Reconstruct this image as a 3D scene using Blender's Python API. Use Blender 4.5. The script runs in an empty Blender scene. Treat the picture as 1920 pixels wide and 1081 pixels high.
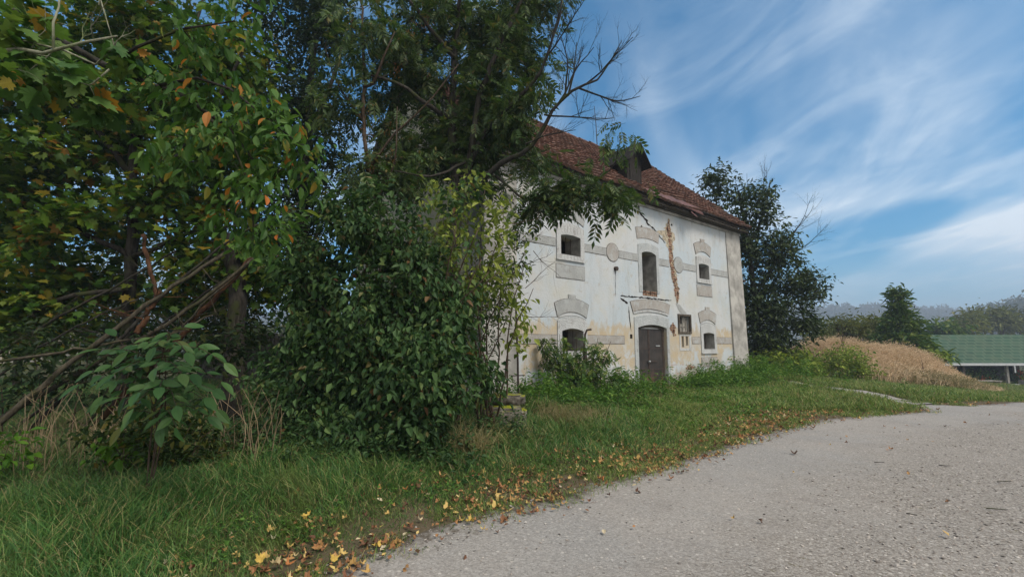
import bpy, bmesh, math, random
import numpy as np
random.seed(7)
RNG = np.random.default_rng(11)
PI = math.pi
SC = bpy.context.scene
COL = SC.collection

# ------------------------------------------------------------------ camera, sky, sun, exposure
F_PX, PITCH, EYE = 860.0, math.atan(103 / 860.0), 1.6
cam = bpy.data.objects.new('camera', bpy.data.cameras.new('camera'))
COL.objects.link(cam)
cam.location = (0, 0, EYE)
cam.rotation_euler = (PI / 2 + PITCH, 0, 0)
cam.data.sensor_width = 36
cam.data.lens = F_PX / 1920 * 36
cam.data.clip_start = 0.05
cam.data.clip_end = 6000
SC.camera = cam

SUN_AZ, SUN_EL = math.radians(128), math.radians(52)     # azimuth from +Y towards +X
EXPOSURE = 1.2
world = bpy.data.worlds.new('World')
SC.world = world
world.use_nodes = True
wn, wl = world.node_tree.nodes, world.node_tree.links
wn.clear()


def build_sky():
    out = wn.new('ShaderNodeOutputWorld')
    bg = wn.new('ShaderNodeBackground')
    bg.inputs['Strength'].default_value = 0.068
    sky = wn.new('ShaderNodeTexSky')
    sky.sky_type = 'NISHITA'
    sky.sun_disc = False
    sky.sun_elevation = SUN_EL
    sky.sun_rotation = SUN_AZ
    sky.air_density = 1.0
    sky.dust_density = 0.6
    sky.ozone_density = 2.0
    hsv = wn.new('ShaderNodeHueSaturation')
    hsv.inputs['Saturation'].default_value = 1.75
    hsv.inputs['Hue'].default_value = 0.49
    hsv.inputs['Value'].default_value = 0.78
    tint = wn.new('ShaderNodeMix')
    tint.data_type = 'RGBA'
    tint.blend_type = 'MULTIPLY'
    tint.inputs['Factor'].default_value = 1
    tint.inputs['B'].default_value = (0.42, 0.86, 1.12, 1)
    wl.new(sky.outputs[0], tint.inputs['A'])
    wl.new(tint.outputs['Result'], hsv.inputs['Color'])
    tc = wn.new('ShaderNodeTexCoord')
    sep = wn.new('ShaderNodeSeparateXYZ')
    wl.new(tc.outputs['Generated'], sep.inputs[0])

    def mth(op, a, b=None, clamp=False):
        m = wn.new('ShaderNodeMath')
        m.operation = op
        m.use_clamp = clamp
        for i, v in enumerate((a, b)):
            if v is None:
                continue
            if isinstance(v, (int, float)):
                m.inputs[i].default_value = v
            else:
                wl.new(v, m.inputs[i])
        return m.outputs[0]
    zz = mth('ADD', mth('MAXIMUM', sep.outputs[2], 0.0), 0.16)
    px, py = mth('DIVIDE', sep.outputs[0], zz), mth('DIVIDE', sep.outputs[1], zz)
    cmb = wn.new('ShaderNodeCombineXYZ')
    wl.new(px, cmb.inputs[0])
    wl.new(py, cmb.inputs[1])

    def layer(rot, sx, sy, scale, detail, rough, dist, lo, hi, off):
        mp = wn.new('ShaderNodeMapping')
        mp.inputs['Rotation'].default_value = (0, 0, rot)
        mp.inputs['Scale'].default_value = (sx, sy, 1)
        mp.inputs['Location'].default_value = (off, off * 0.37, off * 0.11)
        wl.new(cmb.outputs[0], mp.inputs[0])
        nz = wn.new('ShaderNodeTexNoise')
        nz.inputs['Scale'].default_value = scale
        nz.inputs['Detail'].default_value = detail
        nz.inputs['Roughness'].default_value = rough
        nz.inputs['Distortion'].default_value = dist
        wl.new(mp.outputs[0], nz.inputs['Vector'])
        mr = wn.new('ShaderNodeMapRange')
        mr.interpolation_type = 'SMOOTHSTEP'
        mr.inputs['From Min'].default_value = lo
        mr.inputs['From Max'].default_value = hi
        wl.new(nz.outputs['Fac'], mr.inputs['Value'])
        return mr.outputs[0]
    a = layer(-0.45, 1.0, 0.66, 0.55, 5, 0.5, 0.9, 0.42, 0.62, 3.1)
    b = layer(-0.35, 1.1, 0.62, 1.7, 9, 0.62, 1.0, 0.43, 0.68, 8.4)
    c = layer(-0.30, 0.8, 0.6, 0.42, 3, 0.5, 0.5, 0.36, 0.56, 1.7)
    d = layer(-0.50, 1.5, 0.7, 3.4, 8, 0.65, 1.2, 0.42, 0.66, 5.3)
    m = mth('ADD', mth('ADD', mth('MULTIPLY', a, 0.72), mth('MULTIPLY', b, 0.30)), mth('MULTIPLY', mth('MULTIPLY', d, a), 0.32))
    m = mth('MULTIPLY', m, mth('ADD', mth('MULTIPLY', c, 0.75), 0.35), True)
    low = mth('SUBTRACT', 1.0, mth('MULTIPLY', sep.outputs[2], 6.0), True)   # thin mist over the horizon
    m = mth('MAXIMUM', m, mth('MULTIPLY', low, 0.36), True)
    m = mth('MULTIPLY', m, 0.92)
    back = wn.new('ShaderNodeMapRange')                                     # unseen bright cloud deck, added behind the camera as soft fill light
    back.interpolation_type = 'SMOOTHSTEP'
    back.inputs['From Min'].default_value = -0.15
    back.inputs['From Max'].default_value = 0.45
    wl.new(mth('SUBTRACT', mth('MULTIPLY', sep.outputs[0], 0.18), sep.outputs[1]), back.inputs['Value'])
    mix0 = wn.new('ShaderNodeMix')
    mix0.data_type = 'RGBA'
    wl.new(m, mix0.inputs['Factor'])
    wl.new(hsv.outputs[0], mix0.inputs['A'])
    mix0.inputs['B'].default_value = (6.6, 7.2, 7.7, 1)
    mix = wn.new('ShaderNodeMix')
    mix.data_type = 'RGBA'
    wl.new(back.outputs[0], mix.inputs['Factor'])
    wl.new(mix0.outputs['Result'], mix.inputs['A'])
    mix.inputs['B'].default_value = (8.6, 8.6, 8.4, 1)
    wl.new(mix.outputs['Result'], bg.inputs['Color'])
    wl.new(bg.outputs[0], out.inputs[0])


build_sky()
sun = bpy.data.objects.new('sun', bpy.data.lights.new('sun', 'SUN'))
COL.objects.link(sun)
sun.data.energy = 1.5
sun.data.angle = math.radians(22)
sun.data.color = (1.0, 0.93, 0.82)
sd = np.array([math.sin(SUN_AZ) * math.cos(SUN_EL), math.cos(SUN_AZ) * math.cos(SUN_EL), math.sin(SUN_EL)])
from mathutils import Vector
sun.rotation_euler = Vector(-sd).to_track_quat('-Z', 'Y').to_euler()
sun.location = (20, -20, 40)
SC.view_settings.view_transform = 'Standard'
SC.view_settings.look = 'None'
SC.view_settings.exposure = EXPOSURE
SC.view_settings.gamma = 1
SC.cycles.max_bounces = 6
SC.cycles.diffuse_bounces = 3
SC.cycles.volume_bounces = 0
SC.cycles.transparent_max_bounces = 4


# ------------------------------------------------------------------ helpers
def ray(px, py):
    cx, cy = (px - 960) / F_PX, -(py - 540.5) / F_PX
    return np.array([cx, math.cos(PITCH) - cy * math.sin(PITCH), cy * math.cos(PITCH) + math.sin(PITCH)])


def P(px, py, Y):
    """world point seen in direction (px,py) of the survey photo, at Y metres ahead"""
    r = ray(px, py)
    return r * (Y / r[1]) + np.array([0, 0, EYE])


def tag(o, label=None, cat=None, group=None, kind=None):
    if label: o['label'] = label
    if cat: o['category'] = cat
    if group: o['group'] = group
    if kind: o['kind'] = kind
    return o


def empty(name, loc, rz=0, label=None, cat=None, group=None):
    o = bpy.data.objects.new(name, None)
    COL.objects.link(o)
    o.location = [float(v) for v in loc]
    o.rotation_euler = (0, 0, rz)
    o.empty_display_size = 0.3
    return tag(o, label, cat, group)


class MB:
    """collects polygons of any size into one mesh"""

    def __init__(s):
        s.v, s.n = [], 0
        s.loops, s.sizes, s.mats = [], [], []

    def add(s, V, faces, mat=0):
        V = np.asarray(V, float).reshape(-1, 3)
        for f in faces:
            s.loops.append(np.asarray(f, np.int64) + s.n)
            s.sizes.append(len(f))
            s.mats.append(mat)
        s.v.append(V)
        s.n += len(V)

    def addk(s, V, Fk, mat=0):
        """array of k-gons"""
        V = np.asarray(V, float).reshape(-1, 3)
        Fk = np.asarray(Fk, np.int64)
        s.loops.append((Fk + s.n).ravel())
        s.sizes.append(np.full(len(Fk), Fk.shape[1]))
        s.mats.append(np.full(len(Fk), mat))
        s.v.append(V)
        s.n += len(V)

    def box(s, lo, hi, mat=0):
        x0, y0, z0 = lo
        x1, y1, z1 = hi
        V = [(x0, y0, z0), (x1, y0, z0), (x1, y1, z0), (x0, y1, z0), (x0, y0, z1), (x1, y0, z1), (x1, y1, z1), (x0, y1, z1)]
        s.add(V, [(0, 3, 2, 1), (4, 5, 6, 7), (0, 1, 5, 4), (1, 2, 6, 5), (2, 3, 7, 6), (3, 0, 4, 7)], mat)
        return s

    def prism(s, poly, y0, y1, mat=0):
        """outline in (x,z), extruded along y"""
        n = len(poly)
        V = [(a, y0, b) for a, b in poly] + [(a, y1, b) for a, b in poly]
        ar = sum(poly[i][0] * poly[(i + 1) % n][1] - poly[(i + 1) % n][0] * poly[i][1] for i in range(n))
        f0, f1 = list(range(n)), list(range(n, 2 * n))[::-1]
        side = [(i, i + n, (i + 1) % n + n, (i + 1) % n) for i in range(n)]
        if (ar > 0) != (y0 < y1):
            f0, f1 = f0[::-1], f1[::-1]
            side = [q[::-1] for q in side]
        s.add(V, [f0, f1] + side, mat)
        return s

    def tube(s, pts, rad, sides=6, mat=0, cap=True):
        pts = np.asarray(pts, float)
        n = len(pts)
        rad = np.broadcast_to(np.asarray(rad, float), (n,))
        t = np.gradient(pts, axis=0)
        t /= np.linalg.norm(t, axis=1, keepdims=True) + 1e-9
        ref = np.array([0, 0, 1.0]) if abs(t[0][2]) < 0.9 else np.array([1.0, 0, 0])
        a = np.cross(t, ref)
        a /= np.linalg.norm(a, axis=1, keepdims=True) + 1e-9
        b = np.cross(t, a)
        ang = np.arange(sides) * 2 * PI / sides
        V = pts[:, None] + rad[:, None, None] * (np.cos(ang)[None, :, None] * a[:, None] + np.sin(ang)[None, :, None] * b[:, None])
        i = np.arange(n - 1)[:, None] * sides
        j = np.arange(sides)[None]
        k = (j + 1) % sides
        Q = np.stack([i + j, i + k, i + sides + k, i + sides + j], -1).reshape(-1, 4)
        base = s.n
        s.addk(V, Q, mat)
        if cap:
            s.loops.append(np.arange(sides)[::-1] + base)
            s.sizes.append(sides)
            s.mats.append(mat)
            s.loops.append(np.arange(sides) + base + (n - 1) * sides)
            s.sizes.append(sides)
            s.mats.append(mat)
        return s

    def build(s, name, mats, parent=None, smooth=False):
        me = bpy.data.meshes.new(name)
        V = np.concatenate(s.v)
        L = np.concatenate([np.atleast_1d(x) for x in s.loops])
        Z = np.concatenate([np.atleast_1d(x) for x in s.sizes])
        M = np.concatenate([np.atleast_1d(x) for x in s.mats])
        me.vertices.add(len(V))
        me.vertices.foreach_set('co', V.astype(np.float32).ravel())
        me.loops.add(len(L))
        me.loops.foreach_set('vertex_index', L.astype(np.int32))
        me.polygons.add(len(Z))
        me.polygons.foreach_set('loop_start', np.concatenate([[0], np.cumsum(Z)[:-1]]).astype(np.int32))
        me.polygons.foreach_set('loop_total', Z.astype(np.int32))
        for m in (mats if isinstance(mats, (list, tuple)) else [mats]):
            me.materials.append(m)
        me.polygons.foreach_set('material_index', M.astype(np.int32))
        me.update(calc_edges=True)
        me.validate()
        me.polygons.foreach_set('use_smooth', np.full(len(me.polygons), bool(smooth)))
        o = bpy.data.objects.new(name, me)
        COL.objects.link(o)
        if parent: o.parent = parent
        return o


# ---- value noise on numpy arrays
_perm = RNG.permutation(512)


def vnoise(x, y, seed=0):
    x = np.asarray(x, float)
    y = np.asarray(y, float)
    xi, yi = np.floor(x).astype(int), np.floor(y).astype(int)
    fx, fy = x - xi, y - yi
    fx, fy = fx * fx * (3 - 2 * fx), fy * fy * (3 - 2 * fy)

    def h(a, b):
        return _perm[(_perm[(a + seed * 17) & 511] + b) & 511] / 511.0
    return (h(xi, yi) * (1 - fx) + h(xi + 1, yi) * fx) * (1 - fy) + (h(xi, yi + 1) * (1 - fx) + h(xi + 1, yi + 1) * fx) * fy


def fbm(x, y, seed=0, o=3):
    s, a, t = 0, 1, 0
    for i in range(o):
        s = s + a * vnoise(np.asarray(x) * 2 ** i, np.asarray(y) * 2 ** i, seed + i)
        t += a
        a *= 0.5
    return s / t


def sstep(a, b, x):
    t = np.clip((np.asarray(x, float) - a) / (b - a), 0, 1)
    return t * t * (3 - 2 * t)


# ------------------------------------------------------------------ materials
class NT:
    def __init__(s, name):
        s.m = bpy.data.materials.new(name)
        s.m.use_nodes = True
        s.n, s.l = s.m.node_tree.nodes, s.m.node_tree.links
        s.n.clear()
        s.out = s.n.new('ShaderNodeOutputMaterial')
        s.bsdf = s.n.new('ShaderNodeBsdfPrincipled')
        s.l.new(s.bsdf.outputs[0], s.out.inputs[0])
        s._tc = None

    def put(s, sock, v):
        if v is None: return
        if isinstance(v, (int, float)): sock.default_value = v
        elif isinstance(v, tuple): sock.default_value = v if len(v) == 4 or sock.type == 'VECTOR' else (*v, 1)
        else: s.l.new(v, sock)

    def tc(s, which='Object'):
        if s._tc is None: s._tc = s.n.new('ShaderNodeTexCoord')
        return s._tc.outputs[which]

    def pos(s):
        return s.n.new('ShaderNodeNewGeometry').outputs['Position']

    def isl(s):
        return s.n.new('ShaderNodeNewGeometry').outputs['Random Per Island']

    def mapv(s, vec, scale=(1, 1, 1), rot=(0, 0, 0), loc=(0, 0, 0)):
        m = s.n.new('ShaderNodeMapping')
        m.inputs['Scale'].default_value = scale
        m.inputs['Rotation'].default_value = rot
        m.inputs['Location'].default_value = loc
        s.l.new(vec, m.inputs[0])
        return m.outputs[0]

    def noise(s, vec, scale, detail=4, rough=0.55, dist=0.0):
        t = s.n.new('ShaderNodeTexNoise')
        t.inputs['Scale'].default_value = scale
        t.inputs['Detail'].default_value = detail
        t.inputs['Roughness'].default_value = rough
        t.inputs['Distortion'].default_value = dist
        s.l.new(vec, t.inputs['Vector'])
        return t.outputs['Fac']

    def voro(s, vec, scale, feature='F1', out='Distance'):
        t = s.n.new('ShaderNodeTexVoronoi')
        t.feature = feature
        t.inputs['Scale'].default_value = scale
        s.l.new(vec, t.inputs['Vector'])
        return t.outputs[out]

    def rng(s, v, a, b, c=0.0, d=1.0, smooth=True):
        m = s.n.new('ShaderNodeMapRange')
        if smooth: m.interpolation_type = 'SMOOTHSTEP'
        s.put(m.inputs['Value'], v)
        for k, x in (('From Min', a), ('From Max', b), ('To Min', c), ('To Max', d)):
            s.put(m.inputs[k], x)
        return m.outputs[0]

    def math(s, op, a, b=None, clamp=False):
        m = s.n.new('ShaderNodeMath')
        m.operation = op
        m.use_clamp = clamp
        s.put(m.inputs[0], a)
        s.put(m.inputs[1], b)
        return m.outputs[0]

    def mix(s, f, a, b, mode='MIX'):
        m = s.n.new('ShaderNodeMix')
        m.data_type = 'RGBA'
        m.blend_type = mode
        s.put(m.inputs['Factor'], f)
        s.put(m.inputs['A'], a)
        s.put(m.inputs['B'], b)
        return m.outputs['Result']

    def ramp(s, f, stops, interp='LINEAR'):
        r = s.n.new('ShaderNodeValToRGB')
        r.color_ramp.interpolation = interp
        e = r.color_ramp.elements
        while len(e) < len(stops): e.new(0.5)
        for k, (p, c) in enumerate(stops):
            e[k].position = p
            e[k].color = (*c, 1)
        s.put(r.inputs[0], f)
        return r.outputs[0]

    def sep(s, vec):
        x = s.n.new('ShaderNodeSeparateXYZ')
        s.l.new(vec, x.inputs[0])
        return x.outputs

    def bump(s, h, strength=0.4, dist=0.02):
        b = s.n.new('ShaderNodeBump')
        b.inputs['Strength'].default_value = strength
        b.inputs['Distance'].default_value = dist
        s.l.new(h, b.inputs['Height'])
        s.l.new(b.outputs[0], s.bsdf.inputs['Normal'])

    def fin(s, color=None, rough=0.8, spec=0.3, metal=0.0):
        s.put(s.bsdf.inputs['Base Color'], color)
        s.put(s.bsdf.inputs['Roughness'], rough)
        s.put(s.bsdf.inputs['Specular IOR Level'], spec)
        s.put(s.bsdf.inputs['Metallic'], metal)
        return s.m


def leaf_mat(name, stops, rough=0.45, trans=0.3, spec=0.35, patch=0.35):
    rough, spec = rough + 0.1, spec * 0.6
    stops = [(q, (a * 1.2, b * 1.3, d * 0.85)) for q, (a, b, d) in stops]
    t = NT(name)
    r = t.isl()
    c = t.ramp(r, stops)
    nz = t.noise(t.pos(), 1.1, 3)
    c = t.mix(t.rng(nz, 0.35, 0.7, 0, patch), c, tuple(v * 0.55 for v in stops[0][1]))
    t.fin(c, rough, spec)
    tr = t.n.new('ShaderNodeBsdfTranslucent')
    t.l.new(t.mix(1.0, c, (1.25, 1.35, 0.7), 'MULTIPLY'), tr.inputs['Color'])
    mx = t.n.new('ShaderNodeMixShader')
    mx.inputs[0].default_value = trans
    t.l.new(t.bsdf.outputs[0], mx.inputs[1])
    t.l.new(tr.outputs[0], mx.inputs[2])
    t.l.new(mx.outputs[0], t.out.inputs[0])
    return t.m


def bark_mat(name, a, b, moss=None, mossamt=0.5):
    t = NT(name)
    p = t.pos()
    n1 = t.noise(t.mapv(p, (1, 1, 0.25)), 22, 5, 0.65)
    c = t.mix(t.rng(n1, 0.3, 0.7), a, b)
    if moss:
        n2 = t.noise(p, 3.5, 4)
        c = t.mix(t.rng(n2, 0.62 - mossamt * 0.25, 0.75 - mossamt * 0.2), c, moss)
    t.bump(n1, 0.7, 0.02)
    return t.fin(c, 0.9, 0.15)


def plain(name, col, var=0.25, scale=6, rough=0.75, spec=0.3, metal=0.0, bump=0.2):
    t = NT(name)
    n1 = t.noise(t.tc(), scale, 5, 0.6)
    c = t.mix(t.rng(n1, 0.3, 0.7), tuple(v * (1 - var) for v in col), tuple(min(1, v * (1 + var)) for v in col))
    t.bump(n1, bump, 0.01)
    return t.fin(c, rough, spec, metal)


M = {}
M['bark_dark'] = bark_mat('bark_dark', (0.012, 0.010, 0.008), (0.045, 0.04, 0.033), (0.03, 0.035, 0.012), 0.4)
M['bark_grey'] = bark_mat('bark_grey', (0.028, 0.023, 0.016), (0.085, 0.072, 0.05), (0.035, 0.036, 0.014), 0.4)
M['bark_red'] = bark_mat('bark_red', (0.03, 0.015, 0.008), (0.095, 0.045, 0.022))
M['bark_pale'] = bark_mat('bark_pale', (0.09, 0.09, 0.06), (0.28, 0.28, 0.2), (0.15, 0.18, 0.08), 0.5)
M['twig_brown'] = bark_mat('twig_brown', (0.03, 0.02, 0.013), (0.09, 0.065, 0.045))
G = lambda *a: [(k / max(1, len(a) - 1), c) for k, c in enumerate(a)]
M['leaf_ash'] = leaf_mat('leaf_ash', [(0, (0.018, 0.036, 0.013)), (0.55, (0.042, 0.070, 0.026)), (0.9, (0.08, 0.105, 0.038)), (1, (0.12, 0.085, 0.04))], 0.4, 0.3, 0.5)
M['leaf_maple'] = leaf_mat('leaf_maple', [(0, (0.022, 0.052, 0.012)), (0.55, (0.062, 0.112, 0.020)), (0.86, (0.13, 0.145, 0.026)), (0.95, (0.18, 0.12, 0.015)), (1, (0.16, 0.06, 0.012))], 0.45, 0.35)
M['leaf_big'] = leaf_mat('leaf_big', [(0, (0.035, 0.075, 0.028)), (0.6, (0.065, 0.12, 0.042)), (0.93, (0.11, 0.14, 0.05)), (0.97, (0.32, 0.2, 0.03)), (1, (0.3, 0.12, 0.03))], 0.42, 0.35, patch=0.2)
M['leaf_cherry'] = leaf_mat('leaf_cherry', [(0, (0.028, 0.066, 0.020)), (0.6, (0.058, 0.112, 0.034)), (0.92, (0.09, 0.14, 0.048)), (0.955, (0.22, 0.17, 0.04)), (0.975, (0.36, 0.13, 0.04)), (1, (0.34, 0.10, 0.035))], 0.4, 0.35, patch=0.25)
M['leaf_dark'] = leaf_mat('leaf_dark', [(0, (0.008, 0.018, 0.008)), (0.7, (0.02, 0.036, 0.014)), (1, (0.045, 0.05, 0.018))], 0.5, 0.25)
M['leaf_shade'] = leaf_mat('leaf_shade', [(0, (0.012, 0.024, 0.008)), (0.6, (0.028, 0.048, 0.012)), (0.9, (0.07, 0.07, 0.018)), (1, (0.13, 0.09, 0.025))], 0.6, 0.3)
M['leaf_lilac'] = leaf_mat('leaf_lilac', [(0, (0.012, 0.032, 0.014)), (0.45, (0.030, 0.062, 0.027)), (0.85, (0.060, 0.10, 0.045)), (0.96, (0.10, 0.13, 0.055)), (0.985, (0.10, 0.07, 0.04)), (1, (0.12, 0.05, 0.03))], 0.5, 0.28, 0.4, 0.2)
M['leaf_yellowgreen'] = leaf_mat('leaf_yellowgreen', [(0, (0.07, 0.10, 0.03)), (0.5, (0.15, 0.175, 0.05)), (1, (0.26, 0.26, 0.085))], 0.5, 0.35)
M['leaf_walnut'] = leaf_mat('leaf_walnut', [(0, (0.026, 0.062, 0.024)), (0.6, (0.046, 0.095, 0.038)), (0.95, (0.075, 0.125, 0.052)), (1, (0.09, 0.09, 0.03))], 0.4, 0.25, 0.4, 0.3)
M['leaf_low'] = leaf_mat('leaf_low', [(0, (0.04, 0.10, 0.012)), (1, (0.10, 0.18, 0.022))], 0.5, 0.35)
M['leaf_weed'] = leaf_mat('leaf_weed', [(0, (0.035, 0.08, 0.018)), (0.6, (0.075, 0.15, 0.034)), (1, (0.15, 0.21, 0.06))], 0.55, 0.3)
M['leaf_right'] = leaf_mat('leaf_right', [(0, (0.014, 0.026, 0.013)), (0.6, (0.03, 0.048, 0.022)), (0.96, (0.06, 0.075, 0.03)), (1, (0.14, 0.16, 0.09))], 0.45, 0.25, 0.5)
M['leaf_hedge'] = leaf_mat('leaf_hedge', [(0, (0.08, 0.12, 0.035)), (0.6, (0.17, 0.205, 0.055)), (1, (0.30, 0.31, 0.09))], 0.6, 0.3)
M['leaf_sumac'] = leaf_mat('leaf_sumac', [(0, (0.03, 0.06, 0.022)), (0.6, (0.06, 0.10, 0.035)), (1, (0.15, 0.17, 0.05))], 0.5, 0.3)
M['leaf_brownish'] = leaf_mat('leaf_brownish', [(0, (0.075, 0.085, 0.035)), (0.6, (0.12, 0.12, 0.05)), (1, (0.17, 0.15, 0.07))], 0.7, 0.25)
M['leaf_wood'] = leaf_mat('leaf_wood', [(0, (0.03, 0.045, 0.022)), (0.6, (0.06, 0.065, 0.03)), (1, (0.11, 0.085, 0.045))], 0.7, 0.2)
M['flower_red'] = leaf_mat('flower_red', [(0, (0.35, 0.02, 0.02)), (1, (0.55, 0.05, 0.04))], 0.6, 0.2)
M['seed_rust'] = leaf_mat('seed_rust', [(0, (0.06, 0.025, 0.012)), (1, (0.16, 0.06, 0.025))], 0.8, 0.2)


def grass_mat(name, stops, dry, dryamt=0.5):
    t = NT(name)
    r = t.isl()
    c = t.ramp(r, stops)
    p = t.pos()
    n1 = t.noise(p, 0.7, 3)
    n2 = t.noise(p, 3.0, 3)
    c = t.mix(t.rng(t.math('ADD', t.math('MULTIPLY', n1, 0.6), t.math('MULTIPLY', n2, 0.4)), 0.5, 0.68, 0, dryamt), c, dry)
    t.fin(c, 0.55, 0.3)
    tr = t.n.new('ShaderNodeBsdfTranslucent')
    t.l.new(c, tr.inputs['Color'])
    mx = t.n.new('ShaderNodeMixShader')
    mx.inputs[0].default_value = 0.3
    t.l.new(t.bsdf.outputs[0], mx.inputs[1])
    t.l.new(tr.outputs[0], mx.inputs[2])
    t.l.new(mx.outputs[0], t.out.inputs[0])
    return t.m


M['grass'] = grass_mat('grass', [(0, (0.022, 0.080, 0.016)), (0.45, (0.060, 0.160, 0.034)), (0.82, (0.135, 0.235, 0.050)), (0.92, (0.29, 0.26, 0.10)), (1, (0.36, 0.29, 0.14))], (0.20, 0.20, 0.055), 0.55)
M['grass_lawn'] = grass_mat('grass_lawn', [(0, (0.055, 0.12, 0.022)), (0.45, (0.135, 0.215, 0.042)), (0.82, (0.24, 0.295, 0.07)), (0.92, (0.31, 0.27, 0.11)), (1, (0.38, 0.31, 0.15))], (0.27, 0.24, 0.08), 0.6)
M['grass_dry'] = grass_mat('grass_dry', [(0, (0.34, 0.24, 0.13)), (0.5, (0.60, 0.43, 0.26)), (1, (0.78, 0.60, 0.40))], (0.42, 0.33, 0.14), 0.4)
M['grass_tuft'] = grass_mat('grass_tuft', [(0, (0.16, 0.14, 0.05)), (0.6, (0.28, 0.23, 0.10)), (1, (0.38, 0.32, 0.18))], (0.12, 0.13, 0.04), 0.5)
M['grass_brown'] = grass_mat('grass_brown', [(0, (0.05, 0.05, 0.015)), (0.6, (0.11, 0.085, 0.035)), (1, (0.26, 0.20, 0.11))], (0.05, 0.045, 0.015), 0.5)
M['stem_dry'] = plain('stem_dry', (0.20, 0.145, 0.085), 0.4, 3)

t = NT('ground_soil')
p = t.pos()
n1, n2, n3 = t.noise(p, 0.5, 4), t.noise(p, 6, 5), t.noise(p, 40, 4)
c = t.mix(t.rng(n1, 0.4, 0.6), (0.06, 0.065, 0.022), (0.085, 0.065, 0.035))
c = t.mix(t.rng(n2, 0.45, 0.65), c, (0.05, 0.075, 0.018))
c = t.mix(t.rng(n3, 0.3, 0.7, 0, 0.6), c, (0.03, 0.022, 0.014))
an = t.n.new('ShaderNodeAttribute')
an.attribute_name = 'verge'
c = t.mix(t.math('MULTIPLY', t.rng(t.math('ADD', an.outputs['Fac'], t.math('MULTIPLY', n2, 0.5)), 1.1, 0.35), 0.85), c, t.mix(n3, (0.05, 0.037, 0.024), (0.15, 0.115, 0.075)))
t.bump(n2, 0.6, 0.06)
M['soil'] = t.fin(c, 0.95, 0.1)

t = NT('road_gravel')
p = t.pos()
nb = t.noise(p, 0.35, 4, 0.6)
nm = t.noise(p, 2.2, 5, 0.6)
nf = t.noise(p, 55, 4, 0.75)
vc = t.n.new('ShaderNodeTexVoronoi')
vc.inputs['Scale'].default_value = 75
t.l.new(p, vc.inputs['Vector'])
vs = t.n.new('ShaderNodeTexVoronoi')
vs.inputs['Scale'].default_value = 28
t.l.new(p, vs.inputs['Vector'])
an = t.n.new('ShaderNodeAttribute')
an.attribute_name = 'verge'
vg = t.math('ADD', an.outputs['Fac'], t.math('MULTIPLY', t.math('SUBTRACT', nm, 0.5), 1.6))
n0 = t.noise(p, 11, 5, 0.7)
coarse = t.math('ADD', t.math('MULTIPLY', t.rng(vg, 1.3, 2.6), t.rng(vg, 5.0, 3.6)), t.rng(vg, 5.2, 6.6), True)   # loose stones between and beside the wheel tracks
coarse = t.math('MULTIPLY', coarse, t.rng(nb, 0.3, 0.5, 0.35, 1.0))
c = t.mix(t.rng(nb, 0.42, 0.6), (0.282, 0.256, 0.228), (0.250, 0.238, 0.222))
c = t.mix(t.math('MULTIPLY', t.rng(t.noise(t.mapv(p, (1, 1, 1), (0, 0, -0.9)), 0.9, 5, 0.65), 0.5, 0.68), 0.55), c, (0.20, 0.175, 0.155))
c = t.mix(t.math('MULTIPLY', coarse, 0.9), c, (0.175, 0.145, 0.112))
stone = t.ramp(t.sep(vc.outputs['Color'])[0], [(0, (0.10, 0.088, 0.075)), (0.3, (0.22, 0.195, 0.175)), (0.7, (0.31, 0.283, 0.252)), (1, (0.45, 0.42, 0.38))])
c = t.mix(t.rng(coarse, 0, 1, 0.38, 0.62), c, stone)
big = t.ramp(t.sep(vs.outputs['Color'])[1], [(0, (0.06, 0.055, 0.05)), (0.5, (0.33, 0.29, 0.25)), (1, (0.50, 0.46, 0.41))])
c = t.mix(t.math('MULTIPLY', t.rng(t.sep(vs.outputs['Color'])[0], t.rng(coarse, 0, 1, 0.86, 0.55), t.rng(coarse, 0, 1, 0.90, 0.6)), t.rng(vs.outputs['Distance'], 0.42, 0.3, 0, 0.8)), c, big)
c = t.mix(t.rng(nf, 0.56, 0.76, 0, 0.7), c, (0.075, 0.06, 0.048))
c = t.mix(t.math('MULTIPLY', t.rng(n0, 0.60, 0.68), t.rng(coarse, 0.2, 1.0, 0.0, 0.75)), c, (0.10, 0.085, 0.04))
c = t.mix(t.math('MULTIPLY', t.rng(t.math('ADD', an.outputs['Fac'], t.math('MULTIPLY', t.math('SUBTRACT', n0, 0.5), 1.1)), 0.42, 0.06), 0.85), c, t.mix(n0, (0.045, 0.033, 0.022), (0.12, 0.09, 0.06)))   # soil crumbling in from the verge
h = t.math('ADD', t.math('MULTIPLY', vc.outputs['Distance'], -0.5), t.math('MULTIPLY', nf, 0.6))
t.bump(h, 0.55, 0.012)
M['gravel'] = t.fin(c, 0.9, 0.2)

t = NT('pebble')
c = t.ramp(t.isl(), [(0, (0.05, 0.045, 0.04)), (0.25, (0.2, 0.17, 0.15)), (0.6, (0.33, 0.285, 0.245)), (1, (0.46, 0.42, 0.38))])
M['pebble'] = t.fin(c, 0.85, 0.25)

t = NT('leaf_fallen')
c = t.ramp(t.isl(), [(0, (0.05, 0.025, 0.015)), (0.25, (0.14, 0.06, 0.028)), (0.5, (0.28, 0.13, 0.05)), (0.75, (0.38, 0.22, 0.08)), (0.92, (0.48, 0.34, 0.11)), (1, (0.44, 0.37, 0.26))])
M['leaf_fallen'] = t.fin(c, 0.7, 0.3)
M['leaf_fallen_yellow'] = plain('leaf_fallen_yellow', (0.46, 0.31, 0.07), 0.2, 30)
M['leaf_fallen_orange'] = plain('leaf_fallen_orange', (0.33, 0.13, 0.04), 0.25, 30)
M['leaf_fallen_tan'] = plain('leaf_fallen_tan', (0.50, 0.38, 0.22), 0.25, 30)
M['leaf_fallen_brown'] = plain('leaf_fallen_brown', (0.16, 0.07, 0.035), 0.3, 30)


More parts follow.
